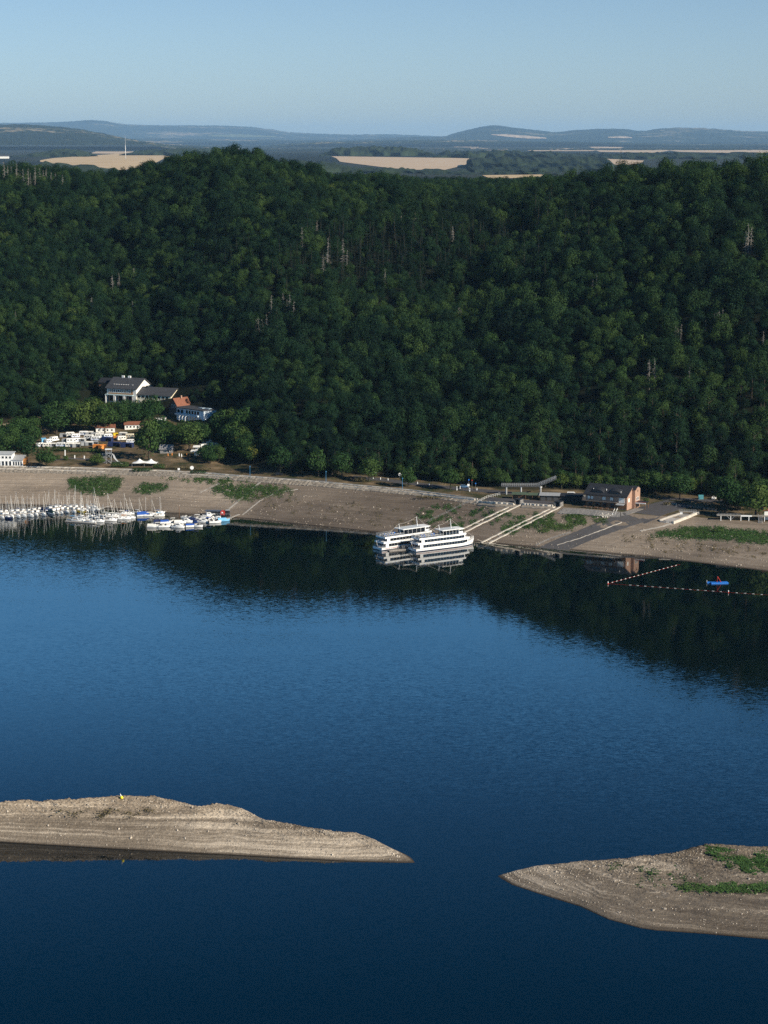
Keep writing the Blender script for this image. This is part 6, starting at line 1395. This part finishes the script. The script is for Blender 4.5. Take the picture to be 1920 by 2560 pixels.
# ------------------------------------------------------------------ the two passenger ships
def make_ship(name, label, sl_px, sr_px, bow_px, L, B, long_roof):
    a = Vector(at_z(*sr_px, 0)); b = Vector(at_z(*bow_px, 0)); hd = math.atan2(b.y - a.y, b.x - a.x); c = (a + Vector(at_z(*sl_px, 0))) / 2
    t = thing(name, label, 'passenger ship', c, hd)
    def hb(u):
        return B / 2 * (.94 + .06 * min(u / .15, 1)) if u < .62 else B / 2 * max(.015, (1 - ((u - .62) / .38) ** 2.0)) ** .8
    U = list(np.linspace(0, .6, 9)) + list(np.linspace(.64, 1, 14)); rings = []
    for u in U:
        x = L * u; w_ = hb(u); zt = 1.25 + 1.3 * max(0, (u - .62) / .38) ** 1.8; rk = 1.1 * max(0, (u - .7) / .3) ** 2
        rings.append([(x, -w_, zt), (x - rk * .6, -w_ * .97, .42), (x - rk, -w_ * .9, 0), (x - rk, -w_ * .5, -.7), (x - rk, w_ * .5, -.7), (x - rk, w_ * .9, 0), (x - rk * .6, w_ * .97, .42), (x, w_, zt)])
    h = MB().loft(rings).build('hull', WHITE, t)
    st = MB()
    for s in (-1, 1): st.loft([[(L * u - .3 * max(0, (u - .7) / .3) ** 2, s * (hb(u) * .99 + .015), z) for z in (.78, .92)] for u in U[:-1]], caps=False)
    st.build('stripe', RED, h); bt = MB(); bt.loft([[(r[2][0], r[2][1] * 1.01 - .01, -.05), (r[1][0], r[1][1] * 1.005 - .012, .26), (r[6][0], r[6][1] * 1.005 + .012, .26), (r[5][0], r[5][1] * 1.01 + .01, -.05)] for r in rings]); bt.build('boot_top', NAVY, h)
    MB().loft([[(L * u, -hb(u) * .98, 1.27 + 1.28 * max(0, (u - .62) / .38) ** 1.8), (L * u, hb(u) * .98, 1.27 + 1.28 * max(0, (u - .62) / .38) ** 1.8)] for u in U], caps=False).build('fore_deck', DECK, h)
    def outline(u0, u1, ins, n=18):
        us = [u0 + (u1 - u0) * i / n for i in range(n + 1)]; return [(L * u, -hb(u) + ins) for u in us] + [(L * u, hb(u) - ins) for u in reversed(us)]
    def deck(u0, u1, z0, z1, zw0, zw1, nm, nwin):
        o = MB().prism(outline(u0, u1, .18), z0, z1).build(nm, WHITE, t); us = np.linspace(u0 + .045, u1 - .012, nwin + 1)
        for s in (-1, 1):
            for i in range(nwin):
                ua, ub = us[i] + .0011, us[i + 1] - .0011; xa, xb = L * ua, L * ub; ya, yb = s * (hb(ua) - .18), s * (hb(ub) - .18); k = s * .035
                MB().add([(xa, ya + k, zw0), (xb, yb + k, zw0), (xb, yb + k, zw1), (xa, ya + k, zw1), (xa, ya - k, zw0), (xb, yb - k, zw0), (xb, yb - k, zw1), (xa, ya - k, zw1)],
                         [(0, 1, 2, 3), (7, 6, 5, 4), (0, 4, 5, 1), (1, 5, 6, 2), (2, 6, 7, 3), (3, 7, 4, 0)]).build('window', GLASS, o)
        w0 = hb(u0) - .18
        for j in range(4): MB().box((L * u0 - .02, -w0 + (j + .5) * w0 / 2, (zw0 + zw1) / 2), (.08, w0 / 2 - .18, zw1 - zw0)).build('window', GLASS, o)
    deck(.065, .86, 1.2, 2.95, 1.5, 2.78, 'main_deck', 16)
    MB().prism(outline(.03, .89, .05), 2.96, 3.8).build('deck_bulwark', WHITE, t)
    deck(.085, .80, 3.5, 5.15, 3.86, 5.08, 'upper_deck', 13)
    MB().prism(outline(.05, .82, .02), 5.16, 5.9).build('sun_deck', WHITE, t)
    d_ = MB(); d_.prism(outline(.06, .80, .3), 5.904, 5.93); d_.build('sun_deck_floor', mat('deck_grey', (.24, .25, .26), .8, .1), t)
    u0, u1 = (.34, .80) if long_roof else (.42, .78); z = 8.0
    MB().prism(outline(u0, u1, .25), z, z + .22).build('roof', WHITE, t); MB().prism(outline(u0 + .03, u1 - .12, .9), z + .225, z + .3).build('roof_canvas', mat('roof_grey', (.45, .48, .50), .7, .05), t)
    for s in (-1, 1):
        for i in range(7): u = u0 + .015 + (u1 - u0 - .05) * i / 6; MB().tube([(L * u, s * (hb(u) - .35), 6.0), (L * u, s * (hb(u) - .35), z)], .06, 5).build('post', WHITE, t)
    MB().prism(outline(u0 + .06, u1 - .1, .5), 6.05, 7.1 if not long_roof else 7.5).build('windbreak', GLASS, t)
    wh = MB().prism(outline(u1 - .09, u1 - .015, .5), 6.03, 7.95).build('wheelhouse', WHITE, t); MB().prism(outline(u1 - .08, u1 - .005, .46), 6.9, 7.7).build('window', GLASS, wh)
    pts = [(L * .055, -hb(.055) + .1, 6.0), (L * u0, -hb(u0) + .1, 6.0)]; rr_ = MB(); rail(rr_, pts, .95, 1.1, .045, 3); rail(rr_, [(p_[0], -p_[1], p_[2]) for p_ in pts], .95, 1.1, .045, 3); rail(rr_, [pts[0], (pts[0][0], -pts[0][1], 6.0)], .95, 1.1, .045, 3); rr_.build('sun_deck_railing', STEEL, t)
    rr_ = MB(); us = [.0, .03, .06]; rail(rr_, [(L * .06, -hb(.06) + .1, 1.26), (.12, -hb(0) + .1, 1.26), (.12, hb(0) - .1, 1.26), (L * .06, hb(.06) - .1, 1.26)], .95, 1.0, .045, 3); rail(rr_, [(L * .03 + .1, -hb(.03) + .15, 3.9), (L * .03 + .1, hb(.03) - .15, 3.9)], .9, 1.0, .045, 3); rr_.build('stern_railing', STEEL, t)
    fu = [.86, .9, .94, .975, .995]; fz = [1.27 + 1.28 * max(0, (u - .62) / .38) ** 1.8 for u in fu]; rr_ = MB()
    for s in (-1, 1): rail(rr_, [(L * u, s * max(hb(u) - .1, .02), zz) for u, zz in zip(fu, fz)], 1.0, .9, .045, 3)
    rr_.build('bow_railing', WHITE, t)
    for i in range(6):
        for s in (-1, 1):
            x = L * (.09 + i * (u0 - .11) / 6); o = MB().box((x, s * B * .22, 6.5), (1.0, .9, .06)).build('deck_table', WHITEW, t)
            b_ = MB()
            for q in (-.75, .75): b_.box((x + q, s * B * .22, 6.35), (.4, .9, .6))
            b_.build('bench', BLUEP if (i + s) % 3 == 0 else STEEL, o)
    m1, m2 = L * (u0 + .01), L * (u1 - .17); mt1, mt2 = 10.4, 12.6
    for s in (-.9, .9): pass
    MB().tube([(m1 + .7, 0, 6.0), (m1 - .2, 0, mt1)], [.17, .1], 7).build('aft_mast', WHITE, t); MB().tube([(m2 + .6, 0, z), (m2, 0, mt2)], [.17, .08], 7).build('fore_mast', WHITE, t); MB().tube([(m2 + .25, -.8, 10.6), (m2 + .25, .8, 10.6)], .06, 5).build('yard', WHITE, t)
    g_ = MB()
    def gar(p_, q_, sag):
        p_, q_ = Vector(p_), Vector(q_); g_.tube([p_.lerp(q_, k / 10) - Vector((0, 0, sag * 4 * (k / 10) * (1 - k / 10))) for k in range(11)], .035, 4)
    gar((-.5, 0, 3.9), (m1 - .2, 0, mt1), .5); gar((m1 - .2, 0, mt1), (m2, 0, mt2), .7); gar((m2, 0, mt2), (L * .99, 0, 3.4), .4); g_.build('garland', mat('garland', (.55, .52, .46), .8), t)
    fp = MB().tube([(.25, 0, 1.3), (-.55, 0, 4.2)], .06, 6).build('flag_pole', WHITE, t)
    for k, m_ in enumerate((BLACK, RED, GOLD)):
        mb = MB(); rr_ = []
        for i in range(6): u = i / 5; rr_.append([(-.62 - .1 * u + .0, .12 * math.sin(5 * u) - .5 * u * .9, 3.95 - .42 * k - .75 * u - j * .42) for j in (0, 1)])
        mb.loft(rr_, caps=False); mb.build('flag_stripe', m_, fp)
    return t
make_ship('passenger_ship', 'nearer white passenger ship with three decks, its bow at the foot of the right slipway', (1016.7, 1375), (1044.7, 1380), (1190, 1362), 33.5, 6.9, False)
make_ship('passenger_ship', 'farther white passenger ship, partly hidden behind the nearer one', (928, 1371.5), (958.8, 1377.5), (1098, 1357), 35.5, 7.1, True)
a = at_z(975, 1378, 0); t = thing('pontoon', 'small landing pontoon with railed gangway between the sterns of the two ships', 'pontoon', a, .45)
MB().box((4, 0, .25), (9.5, 2.2, .5)).build('deck', mat('pontoon_deck', (.22, .20, .18), .9, .2), t); rail(MB(), [(.2, 1, .5), (8, 1, .5), (8, -.9, .5)], 1.1, 1.0, .05, 3).build('railing', STEEL, t); MB().box((6.6, .4, 1.2), (1.6, 1.2, 1.6)).build('gangway_frame', DSTEEL, t)
a = Vector(at_z(1194, 1361, 0)); b = gp(1240, 1360); t = thing('mooring_line', 'pale mooring rope from the near ship to the foot of the right slipway', 'rope', a)
g_ = MB(); q_ = b - a; g_.tube([Vector((0, 0, 2.2)).lerp(q_ + Vector((0, 0, .2)), k / 8) - Vector((0, 0, 1.6 * k / 8 * (1 - k / 8))) for k in range(9)], .07, 4); g_.build('rope', KERB, t)
p = at_z(1166, 1362, 0)
# ------------------------------------------------------------------ bathing area, buoys
c = Vector(at_z(1520, 1459, 0)); t = thing('buoy_line', 'floating rope of red and white floats fencing the bathing area', 'buoy line', c)
legs = [[(1520, 1459), (1700, 1411)], [(1520, 1459), (1821, 1481), (1925, 1488)]]; rp_ = MB(); fm = MB().lathe([(.02, -.42), (.065, -.3), (.065, .3), (.02, .42)], 8).mesh('float', WHITE); fr_ = MB().lathe([(.02, -.42), (.065, -.3), (.065, .3), (.02, .42)], 8).mesh('float', RED)
for lg in legs:
    P = [Vector(at_z(*q, 0)) - c for q in lg]; rp_.tube([q + Vector((0, 0, .03)) for q in P], .016, 4)
    for A, B in zip(P[:-1], P[1:]):
        d = B - A; n = int(d.length / 3.1)
        for i in range(1, n):
            if lg is legs[1] and B is P[1] and i < 3: continue
            o = obj('float', fm, t); o.location = A + d * (i / n) + Vector((0, 0, .1)); o.rotation_euler = (0, math.pi / 2, math.atan2(d.y, d.x)); o.scale = (1, 1, 1.2)
rp_.build('rope', RED, t)
for x, y, lb in ((1520, 1460, 'red and white spar buoy at the left corner of the bathing line'), (1821, 1482, 'red and white spar buoy on the near bathing line, below the blue platform')):
    v = at_z(x, y, 0); t = thing('spar_buoy', lb, 'buoy', v); t.scale = (.75, .75, .75); MB().lathe([(.3, -.5), (.34, .1), (.3, .55)], 10).build('body', RED, t); MB().lathe([(.26, .56), (.2, 1.1), (.05, 1.5)], 10).build('top', WHITE, t)
v = at_z(1798, 1458, 0); t = thing('swim_platform', 'bright blue floating platform with a red slide in the bathing area', 'swim platform', v, .12)
pl = MB()
for i in range(9): pl.box((-3.2 + i * .8, 0, .22), (.76, 2.6, .55), top=(.95, .97))
pl.build('floats', BLUEP, t); e_ = MB()
for i in range(3): e_.box((-4.6 + i * .5, 1.2, .2), (.46, 1.4, .5))
e_.build('step_float', BLUEP, t); MB().tube([(-5.0, .8, 0), (-5.0, .8, 1.3)], .07, 5).build('ladder', WHITE, t)
MB().add([(.6, -.4, .5), (.6, .4, .5), (-.9, .4, 2.9), (-.9, -.4, 2.9), (.75, -.4, .55), (.75, .4, .55), (-.75, .4, 3.0), (-.75, -.4, 3.0)], [(3, 2, 1, 0), (4, 5, 6, 7), (0, 1, 5, 4), (1, 2, 6, 5), (2, 3, 7, 6), (3, 0, 4, 7)]).build('slide', RED, t)
for s in (-.35, .35): MB().tube([(-.9, s, .5), (-.85, s, 2.9)], .05, 5).build('slide_leg', RED, t)
v = hit(BVL, 305, 1996); t = thing('marker_buoy', 'yellow buoy stranded on the crest of the left gravel island', 'buoy', v + Vector((0, 0, .0)), 0); t.rotation_euler = (R(6), R(-18), 0); t.scale = (.85, .85, .85)
MB().lathe([(.05, -.1), (.42, .0), (.5, .35), (.36, .7), (.14, .85)], 14).build('body', mat('buoy_yellow', (.85, .72, .02), .4, .03), t, smooth=True); MB().lathe([(.16, .85), (.12, 1.3), (.03, 1.75)], 10).build('topmark', WHITE, t)

for o in COL.objects:
    if 'label' in o and len(o['label'].split()) > 16: print('LONG', len(o['label'].split()), o['label'])
